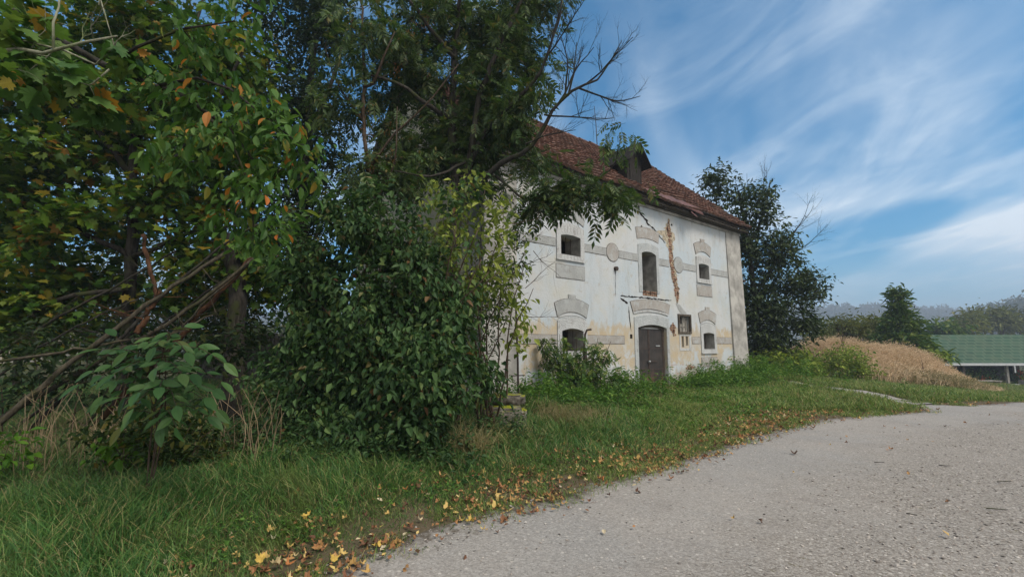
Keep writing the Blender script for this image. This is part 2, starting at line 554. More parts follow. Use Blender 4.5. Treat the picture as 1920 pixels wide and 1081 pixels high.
# ------------------------------------------------------------------ house frame
HX, HY = 4.7533, 15.7865
PHI = math.radians(51.27275)
HD = np.array([math.sin(PHI), math.cos(PHI)])          # along the facade, to the far right
HI = np.array([-math.cos(PHI), math.sin(PHI)])         # into the house


def house_uw(x, y):
    dx, dy = np.asarray(x) - HX, np.asarray(y) - HY
    return dx * HD[0] + dy * HD[1], dx * HI[0] + dy * HI[1]


def hpt(u, w, z):
    q = np.array([HX, HY]) + HD * u + HI * w
    return np.array([q[0], q[1], z])


# ------------------------------------------------------------------ terrain
EDGE = np.array([(-9, -6), (-3.4, -0.6), (-2.1, 2.0), (-1.29, 3.38), (-1.06, 3.71), (-0.76, 4.05), (-0.39, 4.40), (0, 4.67), (0.57, 5.1), (0.95, 5.5), (2.06, 6.35),
                 (3.2, 7.4), (4.89, 8.83), (6.02, 9.7), (7.56, 10.5), (9.0, 10.95), (9.87, 11.23), (10.15, 11.8), (10.45, 12.55), (11.1, 12.5), (11.9, 12.3), (13.0, 12.65), (14.3, 13.05), (18, 13.8), (26, 15.5), (60, 20)], float)


def edge_dist(x, y):
    """signed distance to the road's left edge, positive on the grass"""
    x = np.asarray(x, float)
    y = np.asarray(y, float)
    sh = x.shape
    x, y = x.ravel(), y.ravel()
    best = np.full(x.shape, 1e9)
    sgn = np.ones(x.shape)
    for a, b in zip(EDGE[:-1], EDGE[1:]):
        d = b - a
        L = d @ d
        tt = np.clip(((x - a[0]) * d[0] + (y - a[1]) * d[1]) / L, 0, 1)
        qx, qy = x - a[0] - tt * d[0], y - a[1] - tt * d[1]
        dd = np.hypot(qx, qy)
        cr = d[0] * (y - a[1]) - d[1] * (x - a[0])
        m = dd < best
        best = np.where(m, dd, best)
        sgn = np.where(m, np.sign(cr), sgn)
    return (best * sgn).reshape(sh)


def terrain(x, y):
    x = np.asarray(x, float)
    y = np.asarray(y, float)
    r = np.hypot(x, y)
    e = edge_dist(x, y)
    right = sstep(0.25, 0.6, np.arctan2(x, np.maximum(y, 0.01)) / (PI / 2) + (r < 1) * 0)
    fall = -0.078 * np.clip(r - 19, 0, 18) - 0.036 * np.clip(r - 37, 0, 60)
    z = fall * right
    z = z + 0.10 * sstep(0.0, 2.0, e) * (1 - right * 0.5)
    z = z + 0.28 * np.exp(-(((x - 9.6) / 2.2) ** 2 + ((y - 18.2) / 1.6) ** 2))
    z = z + 0.35 * np.exp(-(((x + 0.1) / 1.0) ** 2 + ((y - 9.2) / 1.0) ** 2))
    # dry grass mound
    z = z + 1.25 * np.exp(-(((x - 19.6) / 3.6) ** 2 + ((y - 27.5) / 2.6) ** 2)) + 0.60 * np.exp(-(((x - 23.6) / 2.8) ** 2 + ((y - 28.4) / 2.4) ** 2))
    z = z + 0.18 * np.exp(-(((x + 3.5) / 3) ** 2 + ((y - 5.5) / 2.0) ** 2))
    z = z + (fbm(x * 0.9, y * 0.9, 3) - 0.5) * 0.16 * sstep(0.1, 1.2, e)
    return z


def axis(near, far, step, growth):
    v, s, out = near, step, [near]
    while v < far:
        v += s
        s *= growth
        out.append(v)
    return np.array(out)


gx = np.concatenate([-axis(0, 2600, 0.35, 1.055)[:0:-1], axis(0, 2600, 0.35, 1.055)])
gy = np.concatenate([-axis(0, 60, 0.6, 1.2)[:0:-1], axis(0, 30, 0.3, 1.0), axis(30.5, 3000, 0.6, 1.08)])
X, Yg = np.meshgrid(gx, gy)
Z = terrain(X, Yg)
Eg = edge_dist(X, Yg)
Z = Z - 0.05 * sstep(0.15, -0.15, Eg) * (np.hypot(X, Yg) < 70)
mb = MB()
ni, nj = X.shape
idx = np.arange(ni * nj).reshape(ni, nj)
mb.addk(np.stack([X, Yg, Z], -1), np.stack([idx[:-1, :-1], idx[:-1, 1:], idx[1:, 1:], idx[1:, :-1]], -1).reshape(-1, 4))
gro = mb.build('ground', M['soil'], smooth=True)
at = gro.data.attributes.new('verge', 'FLOAT', 'POINT')
at.data.foreach_set('value', np.clip(Eg, -5, 5).astype(np.float32).ravel())
tag(gro, kind='structure')

# road: rows across the lane, from the left edge to far right
es = np.concatenate([[0], np.cumsum(np.hypot(*np.diff(EDGE, axis=0).T))])
ts = np.concatenate([np.arange(5.5, 32, 0.12), np.arange(32, es[-1], 0.6)])
ex, ey = np.interp(ts, es, EDGE[:, 0]), np.interp(ts, es, EDGE[:, 1])
jit = (fbm(ts * 3.1, ts * 0, 5, 4) - 0.5) * 0.30
rows = []
offs = np.concatenate([np.arange(0, 6, 0.15), np.arange(6, 60, 1.0)])
nx = np.full_like(ts, 0.62)
ny = np.full_like(ts, -0.78)
px_ = ex[:, None] + nx[:, None] * (offs[None] - jit[:, None] - 0.12)
py_ = ey[:, None] + ny[:, None] * (offs[None] - jit[:, None] - 0.12)
far = np.clip((ts - 26) / 8, 0, 1)[:, None]
rz = terrain(px_, py_) + 0.004 + (fbm(px_ * 1.3, py_ * 1.3, 9) - 0.5) * 0.05 * sstep(0, 1.0, offs)[None] - 0.012
rz[:, 0] -= 0.05
mb = MB()
ni, nj = px_.shape
idx = np.arange(ni * nj).reshape(ni, nj)
mb.addk(np.stack([px_, py_, rz], -1), np.stack([idx[:-1, :-1], idx[:-1, 1:], idx[1:, 1:], idx[1:, :-1]], -1).reshape(-1, 4)[:, ::-1])
road = mb.build('road', M['gravel'], smooth=True)
at = road.data.attributes.new('verge', 'FLOAT', 'POINT')
at.data.foreach_set('value', np.broadcast_to(offs[None], px_.shape).astype(np.float32).ravel())
tag(road, kind='structure')
# narrow worn track leaving the road towards the mound
tp = np.array([(10.75, 12.35), (10.9, 13.2), (10.95, 14.1), (10.7, 15.3), (10.1, 16.8)])
mb = MB()
tt = np.linspace(0, 1, 24)
cx = np.interp(tt, np.linspace(0, 1, 5), tp[:, 0])
cy = np.interp(tt, np.linspace(0, 1, 5), tp[:, 1])
for off in (0.0, ):
    o2 = np.linspace(-0.5, 0.5, 9)
    wv = 1 - 0.55 * tt
    qx = cx[:, None] + o2[None] * wv[:, None] + (fbm(tt * 9, tt * 0, 4) - 0.5)[:, None] * 0.3
    qy = cy[:, None] + o2[None] * 0.25
    qz = terrain(qx, qy) + 0.02 - 0.05 * (np.abs(o2[None]) > 0.45)
    idx = np.arange(qx.size).reshape(qx.shape)
    mb.addk(np.stack([qx, qy, qz], -1), np.stack([idx[:-1, :-1], idx[:-1, 1:], idx[1:, 1:], idx[1:, :-1]], -1).reshape(-1, 4))
pth_o = mb.build('path', M['gravel'], smooth=True)
at = pth_o.data.attributes.new('verge', 'FLOAT', 'POINT')
at.data.foreach_set('value', np.full(len(pth_o.data.vertices), 0.55, np.float32))
tag(pth_o, kind='structure')


# ------------------------------------------------------------------ house materials
t = NT('house_wall')
p = t.tc()
sx = t.sep(p)
n_big = t.noise(p, 0.55, 4, 0.6)
n_mid = t.noise(p, 1.8, 6, 0.65)
n_fine = t.noise(p, 14, 6, 0.7)
n_str = t.noise(t.mapv(p, (3.0, 3.0, 0.28)), 1.6, 5, 0.6)
c = t.mix(t.rng(n_big, 0.38, 0.62), (0.45, 0.46, 0.465), (0.395, 0.44, 0.475))
c = t.mix(t.rng(n_mid, 0.52, 0.70, 0, 0.55), c, (0.46, 0.43, 0.385))
c = t.mix(t.rng(n_str, 0.52, 0.75, 0, 0.25), c, (0.30, 0.295, 0.28))
c = t.mix(t.rng(n_fine, 0.55, 0.8, 0, 0.35), c, (0.31, 0.30, 0.28))
# ochre lower storey
hz = t.math('ADD', sx[2], t.math('MULTIPLY', t.math('SUBTRACT', t.noise(t.mapv(p, (1, 1, 0.35)), 2.6, 7, 0.72), 0.5), 1.5))
och = t.math('MULTIPLY', t.rng(hz, 2.28, 2.08), t.rng(hz, 0.72, 0.98))
peel = t.rng(t.noise(t.mapv(p, (1, 1, 0.8)), 1.25, 7, 0.68), 0.50, 0.56)
och = t.math('MULTIPLY', och, t.math('SUBTRACT', 1.0, t.math('MULTIPLY', peel, t.rng(sx[2], 1.75, 1.2))))
ocol = t.mix(t.rng(n_mid, 0.4, 0.65), (0.42, 0.33, 0.21), (0.40, 0.345, 0.27))
och = t.math('MULTIPLY', och, t.rng(t.noise(t.mapv(p, (1, 1, 0.7)), 3.1, 7, 0.72), 0.34, 0.52, 0.25, 0.92))
c = t.mix(och, c, ocol)
# bare render and brick along the foot
foot = t.rng(hz, 0.72, 0.5)
c = t.mix(t.math('MULTIPLY', foot, 0.8), c, t.mix(n_fine, (0.29, 0.25, 0.20), (0.43, 0.385, 0.33)))
brk = t.math('MULTIPLY', t.rng(t.noise(t.mapv(p, (1, 1, 1.7)), 1.9, 6, 0.65), 0.57, 0.62), t.math('MULTIPLY', t.rng(sx[2], 0.95, 0.75), t.rng(sx[2], 0.25, 0.45)))
bt = t.n.new('ShaderNodeTexBrick')
bt.inputs['Scale'].default_value = 1
bt.inputs['Brick Width'].default_value = 0.28
bt.inputs['Row Height'].default_value = 0.08
bt.inputs['Mortar Size'].default_value = 0.012
bt.inputs['Color1'].default_value = (0.36, 0.15, 0.09, 1)
bt.inputs['Color2'].default_value = (0.27, 0.12, 0.08, 1)
bt.inputs['Mortar'].default_value = (0.4, 0.36, 0.3, 1)
t.l.new(t.mapv(p, (1, 1, 1), (PI / 2, 0, 0)), bt.inputs['Vector'])
c = t.mix(t.math('MULTIPLY', brk, 0.85), c, bt.outputs['Color'])
# gable end and the other sides keep an old cream limewash
run = t.noise(t.mapv(p, (2.2, 2.2, 0.5)), 1.3, 6, 0.68)
c = t.mix(t.math('MULTIPLY', t.rng(run, 0.52, 0.68), t.rng(sx[2], 5.2, 6.4, 0.18, 0.75)), c, (0.24, 0.225, 0.20))     # rain streaks
c = t.mix(t.rng(t.noise(p, 4.5, 7, 0.75), 0.56, 0.62, 0, 0.6), c, (0.35, 0.322, 0.278))
c = t.mix(t.rng(t.noise(p, 0.8, 3), 0.5, 0.66, 0, 0.4), c, (0.42, 0.40, 0.33))                             # worn scabs
side = t.rng(sx[1], 0.25, 0.35)
gc = t.mix(t.rng(n_mid, 0.4, 0.65), (0.42, 0.385, 0.29), (0.33, 0.31, 0.25))
c = t.mix(side, c, gc)
t.bump(t.math('ADD', n_fine, t.math('MULTIPLY', n_mid, 1.5)), 0.45, 0.02)
M['wall'] = t.fin(c, 0.92, 0.15)


def stucco(name, a, b, dots=70):
    t = NT(name)
    p = t.tc()
    v = t.voro(p, dots)
    n1 = t.noise(p, 2.0, 5, 0.6)
    n2 = t.noise(p, 60, 3)
    c = t.mix(t.rng(n1, 0.35, 0.65), a, b)
    c = t.mix(t.rng(n2, 0.5, 0.7, 0, 0.5), c, tuple(x * 0.55 for x in a))
    n3 = t.noise(p, 3.3, 7, 0.72)
    c = t.mix(t.rng(n3, 0.50, 0.62, 0, 0.8), c, (0.41, 0.42, 0.42))        # limewash left on the worn render
    c = t.mix(t.rng(t.noise(t.mapv(p, (1, 1, 0.5)), 5.5, 6, 0.75), 0.56, 0.64, 0, 0.6), c, (0.21, 0.19, 0.165))
    t.bump(v, 0.8, 0.015)
    return t.fin(c, 0.95, 0.1)


M['stucco_grey'] = stucco('stucco_grey', (0.325, 0.33, 0.322), (0.385, 0.388, 0.38))
M['stucco_pink'] = stucco('stucco_pink', (0.33, 0.305, 0.28), (0.385, 0.36, 0.332))
M['stucco_smooth'] = stucco('stucco_smooth', (0.32, 0.34, 0.345), (0.39, 0.40, 0.40), 20)
M['stucco_white'] = stucco('stucco_white', (0.37, 0.372, 0.37), (0.445, 0.445, 0.44), 20)
M['pilaster'] = plain('pilaster', (0.315, 0.302, 0.28), 0.35, 1.6, 0.95, 0.1, 0, 0.5)
M['reveal'] = plain('reveal', (0.26, 0.25, 0.23), 0.3, 4, 0.95, 0.1)
M['joint_dirt_shade'] = plain('joint_dirt_shade', (0.15, 0.14, 0.13), 0.5, 5, 1.0, 0.0)
M['crack'] = plain('crack', (0.022, 0.018, 0.016), 0.3, 8, 1.0, 0.0)
t = NT('exposed_brick')
p = t.tc()
bt = t.n.new('ShaderNodeTexBrick')
bt.inputs['Scale'].default_value = 1
bt.inputs['Brick Width'].default_value = 0.26
bt.inputs['Row Height'].default_value = 0.085
bt.inputs['Mortar Size'].default_value = 0.012
bt.inputs['Color1'].default_value = (0.24, 0.095, 0.06, 1)
bt.inputs['Color2'].default_value = (0.13, 0.06, 0.042, 1)
bt.inputs['Mortar'].default_value = (0.33, 0.27, 0.2, 1)
t.l.new(t.mapv(p, (1, 1, 1), (PI / 2, 0, 0)), bt.inputs['Vector'])
n1 = t.noise(p, 7, 5, 0.7)
c = t.mix(t.rng(n1, 0.5, 0.62), bt.outputs['Color'], (0.36, 0.29, 0.20))
c = t.mix(t.rng(t.noise(p, 6, 5, 0.75), 0.50, 0.58), c, (0.05, 0.028, 0.02))
t.bump(t.math('ADD', bt.outputs['Fac'], n1), 0.8, 0.04)
M['brick'] = t.fin(c, 0.95, 0.1)

t = NT('roof_tile')
p = t.tc()
c = t.ramp(t.isl(), [(0, (0.075, 0.045, 0.036)), (0.35, (0.12, 0.062, 0.046)), (0.75, (0.155, 0.08, 0.058)), (1, (0.21, 0.12, 0.09))])
n1 = t.noise(p, 0.9, 5, 0.65)
n2 = t.noise(p, 9, 5, 0.7)
c = t.mix(t.rng(n1, 0.45, 0.68, 0, 0.65), c, (0.075, 0.058, 0.045))
c = t.mix(t.rng(n2, 0.55, 0.72, 0, 0.55), c, (0.20, 0.17, 0.13))
t.bump(n2, 0.4, 0.01)
M['tile'] = t.fin(c, 0.9, 0.15)
M['old_wood'] = bark_mat('old_wood', (0.035, 0.028, 0.022), (0.12, 0.10, 0.08))
M['dark_wood'] = bark_mat('dark_wood', (0.012, 0.010, 0.009), (0.035, 0.03, 0.026))
M['grey_wood'] = bark_mat('grey_wood', (0.16, 0.15, 0.13), (0.32, 0.30, 0.27))
M['fence_wood'] = bark_mat('fence_wood', (0.05, 0.046, 0.04), (0.15, 0.14, 0.125))
M['red_sheet'] = plain('red_sheet', (0.10, 0.042, 0.034), 0.3, 3, 0.6, 0.4)
t = NT('door_iron')
p = t.tc()
n1 = t.noise(p, 2.2, 6, 0.65)
n2 = t.noise(t.mapv(p, (4, 4, 0.6)), 3, 5, 0.6)
sz = t.sep(p)[2]
c = t.mix(t.rng(n1, 0.35, 0.65), (0.022, 0.018, 0.016), (0.042, 0.034, 0.030))
c = t.mix(t.rng(n2, 0.55, 0.7, 0, 0.6), c, (0.06, 0.042, 0.034))
c = t.mix(t.math('MULTIPLY', t.rng(sz, 0.9, 0.2), t.rng(n1, 0.4, 0.6)), c, (0.12, 0.055, 0.035))
t.bump(n1, 0.3, 0.01)
M['door'] = t.fin(c, 0.6, 0.35)
M['iron'] = plain('iron', (0.045, 0.03, 0.024), 0.4, 12, 0.7, 0.4)
M['steel'] = plain('steel', (0.45, 0.45, 0.44), 0.2, 8, 0.4, 0.5, 0.6)
M['pale_metal'] = plain('pale_metal', (0.42, 0.42, 0.40), 0.2, 5, 0.55, 0.4)


# ------------------------------------------------------------------ house
house = empty('farm_house', (HX, HY, 0), math.atan2(HD[1], HD[0]),
              'abandoned two storey whitewashed brick granary with red tiled gable roof and cracked facade', 'house')
LU, RU, WD, EZ, RZ = -7.0, 6.9, 9.0, 7.0, 10.95


def arc_top(u0, u1, z0, z1, rise, n=8):
    """rectangle with a slightly arched head, outline counter-clockwise in (x,z)"""
    pts = [(u0, z0), (u1, z0)]
    for k in range(n + 1):
        s = k / n
        pts.append((u1 + (u0 - u1) * s, z1 + rise * (1 - (2 * s - 1) ** 2)))
    return pts


OPEN = dict(
    upper_near=arc_top(-4.29, -3.46, 4.18, 4.74, 0.05), upper_far=arc_top(3.32, 4.10, 4.14, 4.70, 0.05),
    loft_door=arc_top(-0.38, 0.46, 3.22, 4.73, 0.04), lower_far=arc_top(3.42, 4.25, 1.38, 1.97, 0.05),
    lower_near=arc_top(-4.29, -3.40, 1.38, 1.95, 0.08), door=arc_top(-0.72, 0.94, -0.3, 2.13, 0.11),
    slot_a=[(1.91, 1.46), (2.06, 1.46), (2.06, 1.86), (1.91, 1.86)], slot_b=[(2.19, 1.52), (2.35, 1.52), (2.35, 1.86), (2.19, 1.86)],
    meter=[(1.74, 2.0), (2.53, 2.0), (2.53, 2.64), (1.74, 2.64)])


def tmp_obj(mb_):
    o = mb_.build('tmp', M['wall'])
    return o


front = MB().prism([(LU, -0.6), (RU, -0.6), (RU, EZ), (LU, EZ)], 0.0, 0.62)
fo = tmp_obj(front)
cut_objs = []
for k, poly in OPEN.items():
    depth = 0.16 if k == 'meter' else (0.34 if k.startswith('slot') else 0.9)
    cb = MB().prism(poly, -0.2, depth)
    co = tmp_obj(cb)
    cut_objs.append(co)
    md = fo.modifiers.new('b', 'BOOLEAN')
    md.operation = 'DIFFERENCE'
    md.object = co
    md.solver = 'EXACT'
dg = bpy.context.evaluated_depsgraph_get()
fm = bpy.data.meshes.new_from_object(fo.evaluated_get(dg))
bm = bmesh.new()
bm.from_mesh(fm)
bpy.data.objects.remove(fo)
for co in cut_objs: bpy.data.objects.remove(co)
other = MB()
for u0, u1 in ((LU + 0.002, LU + 0.55), (RU - 0.55, RU - 0.002)):     # gable ends
    V = []
    for u in (u0, u1):
        V += [(u, 0.621, -0.6), (u, WD - 0.6, -0.6), (u, WD - 0.6, EZ), (u, WD - 0.02, EZ + 0.02), (u, WD / 2, RZ - 0.05), (u, 0.02, EZ + 0.02), (u, 0.621, EZ)]
    V = np.array(V)
    n = 7
    other.add(V, [list(range(n))[::-1], list(range(n, 2 * n))] + [(i, (i + 1) % n, (i + 1) % n + n, i + n) for i in range(n)])
other.box((LU, WD - 0.598, -0.6), (RU, WD, EZ - 0.003))
other.box((LU + 0.56, 0.63, 3.0), (RU - 0.56, WD - 0.62, 3.2))         # upper floor
other.box((LU + 0.56, 0.63, -0.6), (RU - 0.56, WD - 0.62, -0.05))
other.box((LU + 0.56, 0.63, 6.3), (RU - 0.56, WD - 0.62, 6.4))
oo = other.build('tmp2', M['wall'])
bm.from_mesh(oo.data)
bpy.data.objects.remove(oo)
wm = bpy.data.meshes.new('wall')
bm.to_mesh(wm)
bm.free()
wm.polygons.foreach_set('use_smooth', np.zeros(len(wm.polygons), bool))
wm.materials.clear()
wm.materials.append(M['wall'])
wall = bpy.data.objects.new('wall', wm)
COL.objects.link(wall)
wall.parent = house


def hp(name, mat, poly, y0, y1=0.02, parent=house):
    m = MB().prism(poly, y0, y1)
    if name in ('frieze', 'medallion', 'arch_panel', 'apron_panel', 'lintel_panel'):       # dark outline round the panel: joint dirt plus painted edge shadow
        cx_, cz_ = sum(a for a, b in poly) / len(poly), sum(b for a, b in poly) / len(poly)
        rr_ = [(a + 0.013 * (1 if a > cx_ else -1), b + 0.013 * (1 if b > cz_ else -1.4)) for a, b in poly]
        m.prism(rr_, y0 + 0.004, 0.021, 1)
        return m.build(name, [mat, M['joint_dirt_shade']], parent)
    return m.build(name, mat, parent)


def fan(cu, z0, w0, w1, zlow, zhigh, rise, n=10):
    """arched voussoir panel: w0/w1 half widths at bottom/top"""
    bot, top = [], []
    for k in range(n + 1):
        s = 2 * k / n - 1
        bot.append((cu + s * w0, zlow + rise * (1 - s * s)))
        top.append((cu + s * w1, zhigh + rise * (1 - s * s)))
    return bot + top[::-1]


def ring(outer, inner, y0, y1):
    """flat frame between two outlines of equal length"""
    mb_ = MB()
    n = len(outer)
    V = [(a, y0, b) for a, b in outer] + [(a, y0, b) for a, b in inner] + [(a, y1, b) for a, b in outer] + [(a, y1, b) for a, b in inner]
    F = []
    for i in range(n):
        j = (i + 1) % n
        F += [(i, j, n + j, n + i), (2 * n + i, 3 * n + i, 3 * n + j, 2 * n + j), (i, 2 * n + i, 2 * n + j, j), (n + i, n + j, 3 * n + j, 3 * n + i)]
    mb_.add(V, F)
    return mb_


# corner pilasters (battered, plastered grey)
for u0, u1, b0, b1 in ((LU, LU + 1.05, LU - 0.12, LU + 1.0), (5.66, RU, 5.80, 7.06)):
    lo, hi = -0.6, 6.47
    V = [(b0, -0.09, lo), (b1, -0.09, lo), (u1, -0.03, hi), (u0, -0.03, hi), (b0, 0.7, lo), (b1, 0.03, lo), (u1, 0.03, hi), (u0, 0.7, hi)]
    if u0 > 0: V[4], V[5], V[6], V[7] = (b0, 0.03, lo), (b1, 0.7, lo), (u1 + 0.003, 0.7, hi), (u0, 0.03, hi)
    else: V[0], V[3], V[4], V[7] = (b0, -0.09, lo), (u0 - 0.003, -0.03, hi), (b0, 0.7, lo), (u0 - 0.003, 0.7, hi)
    MB().add(V, [(0, 1, 2, 3), (4, 7, 6, 5), (0, 3, 7, 4), (1, 5, 6, 2), (3, 2, 6, 7)]).__class__
    m_ = MB()
    m_.add(V, [(0, 1, 2, 3), (4, 7, 6, 5), (0, 3, 7, 4), (1, 5, 6, 2), (3, 2, 6, 7)])
    m_.build('pilaster', M['pilaster'], house)

# friezes
for u0, u1 in ((-5.9, -4.50), (-3.28, -2.25), (-1.62, -0.58), (0.60, 1.25), (2.13, 3.09), (4.28, 5.68)):
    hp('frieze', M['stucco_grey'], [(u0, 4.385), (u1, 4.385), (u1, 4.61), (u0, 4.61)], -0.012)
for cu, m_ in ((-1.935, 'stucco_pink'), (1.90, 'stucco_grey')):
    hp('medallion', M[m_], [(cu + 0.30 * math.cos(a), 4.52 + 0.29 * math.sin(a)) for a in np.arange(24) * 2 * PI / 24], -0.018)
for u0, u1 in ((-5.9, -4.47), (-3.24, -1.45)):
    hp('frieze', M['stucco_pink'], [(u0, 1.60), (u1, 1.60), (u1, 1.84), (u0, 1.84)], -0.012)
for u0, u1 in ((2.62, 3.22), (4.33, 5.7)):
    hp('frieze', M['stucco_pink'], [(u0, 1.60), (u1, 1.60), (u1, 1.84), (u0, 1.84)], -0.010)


def window(cu, op, z_arch, sill_z, apron, arch_mat, surround=True):
    u0, u1 = op[0][0], op[1][0]
    w = (u1 - u0) / 2 + 0.17
    zt = op[3][1]
    n = 8
    grow = lambda d: arc_top(u0 - d, u1 + d, op[0][1] - d * 0.85, op[2][1] + d * 1.75, 0.10)
    g = ring(grow(0.17), [(a, b) for a, b in op], -0.03, 0.02)
    for k in range(9 if op[0][1] > 3 else 0):            # dark joints of the brick frame
        uu = u0 - 0.13 + k * (u1 - u0 + 0.26) / 8
        g.box((uu - 0.004, -0.034, op[2][1] + 0.13), (uu + 0.004, -0.0302, op[2][1] + 0.30), 1)
        g.box((uu - 0.004, -0.034, op[0][1] - 0.125), (uu + 0.004, -0.0302, op[0][1] - 0.02), 1)
    fr = g.build('window', [M['stucco_white'], M['reveal']], house)
    # projecting sill lip
    MB().box((u0 - 0.19, -0.055, op[0][1] - 0.175), (u1 + 0.19, -0.032, op[0][1] - 0.13)).build('sill', M['stucco_white'], fr)
    # iron bars and shutter deep inside
    b = MB()
    for k in range(4):
        uu = u0 + (k + 0.5) * (u1 - u0) / 4
        b.tube([(uu, 0.30, op[0][1] - 0.01), (uu, 0.30, op[2][1] + 0.07)], 0.010, 6)
    b.build('bar', M['iron'], fr)
    # grey reveal lining
    lin = MB()
    V, m_ = [], len(op)
    for y in (-0.02, 0.60):
        V += [(a + (cu - a) * 0.006, y, b_ + 0.004) for a, b_ in op]
    lin.add(V, [(i, (i + 1) % m_, (i + 1) % m_ + m_, i + m_) for i in range(m_)])
    lin.build('reveal', M['reveal'], fr)
    if z_arch:
        poly = fan(cu, 0, w - 0.02, w + 0.10, z_arch, z_arch + 0.38, 0.16)
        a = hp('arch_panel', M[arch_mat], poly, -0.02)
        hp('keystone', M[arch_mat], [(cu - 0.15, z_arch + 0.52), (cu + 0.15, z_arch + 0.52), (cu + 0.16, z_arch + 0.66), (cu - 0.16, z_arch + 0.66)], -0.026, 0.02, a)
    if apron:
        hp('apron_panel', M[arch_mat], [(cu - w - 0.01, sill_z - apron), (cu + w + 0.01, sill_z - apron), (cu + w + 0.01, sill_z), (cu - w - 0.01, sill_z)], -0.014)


window(-3.88, OPEN['upper_near'], 5.14, 3.88, 0.39, 'stucco_grey')
window(3.71, OPEN['upper_far'], 5.10, 3.87, 0.41, 'stucco_pink')
window(3.83, OPEN['lower_far'], 2.37, 1.06, 0.34, 'stucco_pink')
window(-3.85, OPEN['lower_near'], 2.36, 1.06, 0.0, 'stucco_grey')
for cu in (-3.85, 3.83):      # plain lintel fields above the ground floor windows
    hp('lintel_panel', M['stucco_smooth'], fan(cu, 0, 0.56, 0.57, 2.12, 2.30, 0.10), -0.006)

# loft door
ld = ring([(-0.58, 3.34), (0.62, 3.34)] + arc_top(-0.58, 0.62, 3.34, 4.98, 0.10)[2:], [(-0.385, 3.34), (0.465, 3.34)] + arc_top(-0.385, 0.465, 3.34, 4.70, 0.09)[2:], -0.02, 0.02).build('loft_opening', M['stucco_smooth'], house)
m_ = MB()
V = []
pl = OPEN['loft_door']
for y in (-0.01, 0.60):
    V += [(a * 0.992 + 0.0003, y, b_ + 0.004) for a, b_ in pl]
m_.add(V, [(i, (i + 1) % len(pl), (i + 1) % len(pl) + len(pl), i + len(pl)) for i in range(len(pl))])
m_.build('reveal', M['reveal'], ld)
MB().box((-0.37, 0.005, 3.16), (0.45, 0.42, 3.40)).build('brick_sill', M['brick'], ld)
MB().box((-0.33, 0.40, 3.4), (-0.02, 0.44, 4.68)).build('shutter', M['dark_wood'], ld)
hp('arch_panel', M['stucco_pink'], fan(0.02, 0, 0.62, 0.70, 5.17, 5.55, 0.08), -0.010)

# main door
dr = ring(arc_top(-0.92, 1.10, -0.3, 2.47, 0.11), arc_top(-0.725, 0.945, -0.3, 2.13, 0.11), -0.022, 0.02).build('door_surround', M['stucco_smooth'], house)
hp('arch_band', M['stucco_white'], fan(0.06, 0, 1.00, 1.03, 2.575, 2.635, 0.10), -0.03)
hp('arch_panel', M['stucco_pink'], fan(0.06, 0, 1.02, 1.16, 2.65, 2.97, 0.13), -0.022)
frm = ring(arc_top(-0.718, 0.938, -0.25, 2.128, 0.105), arc_top(-0.66, 0.88, -0.25, 2.06, 0.09), 0.10, 0.19).build('door_frame', M['old_wood'], house)
hp('transom', M['stucco_white'], arc_top(-0.66, 0.88, 2.10, 2.12, 0.105), 0.105, 0.15)
for u0, u1 in ((-0.66, 0.025), (0.035, 0.88)):
    d = MB().box((u0, 0.12, -0.2), (u1, 0.16, 2.09)).build('door_leaf', M['door'], house)
    s = MB()
    for z in (0.12, 0.70, 1.41):
        s.box((u0 + 0.01, 0.108, z), (u1 - 0.01, 0.119, z + 0.035))
    s.box((u0 + 0.002, 0.106, -0.19), (u0 + 0.045, 0.1195, 2.08))
    s.box((u1 - 0.045, 0.106, -0.19), (u1 - 0.002, 0.1195, 2.08))
    s.build('strap', M['iron'], d)
    if u0 > 0:
        MB().box((-0.10, 0.085, 0.965), (0.46, 0.105, 1.0)).build('bolt', M['iron'], d)
        MB().box((0.42, 0.09, 1.50), (0.66, 0.107, 1.535)).build('plate', M['steel'], d)
    else:
        MB().tube([(-0.10, 0.05, 0.99), (-0.02, 0.05, 0.99)], 0.035, 8).build('padlock', M['steel'], d)

# meter niche and slots
nf = ring([(1.70, 1.96), (2.57, 1.96), (2.57, 2.68), (1.70, 2.68)], [(1.77, 2.03), (2.50, 2.03), (2.50, 2.61), (1.77, 2.61)], -0.045, 0.03).build('meter_niche', M['old_wood'], house)
MB().box((1.78, 0.11, 2.03), (2.49, 0.155, 2.60)).build('back_panel', M['grey_wood'], nf)
MB().box((1.86, 0.06, 2.33), (2.06, 0.109, 2.57)).build('fuse_box', M['dark_wood'], nf)
m_ = MB()
m_.box((2.13, 0.07, 2.06), (2.17, 0.108, 2.58))
m_.box((2.36, 0.08, 2.06), (2.39, 0.108, 2.58))
m_.box((1.80, 0.08, 2.22), (2.46, 0.1, 2.24))
m_.build('cross_slat', M['grey_wood'], nf)
sf = ring([(1.76, 1.34), (2.52, 1.34), (2.56, 1.92), (1.76, 1.92)], [(1.85, 1.42), (2.40, 1.42), (2.42, 1.88), (1.85, 1.88)], -0.012, 0.02).build('slot_surround', M['stucco_white'], house)

# cracks, exposed brick, holes
rr = random.Random(5)


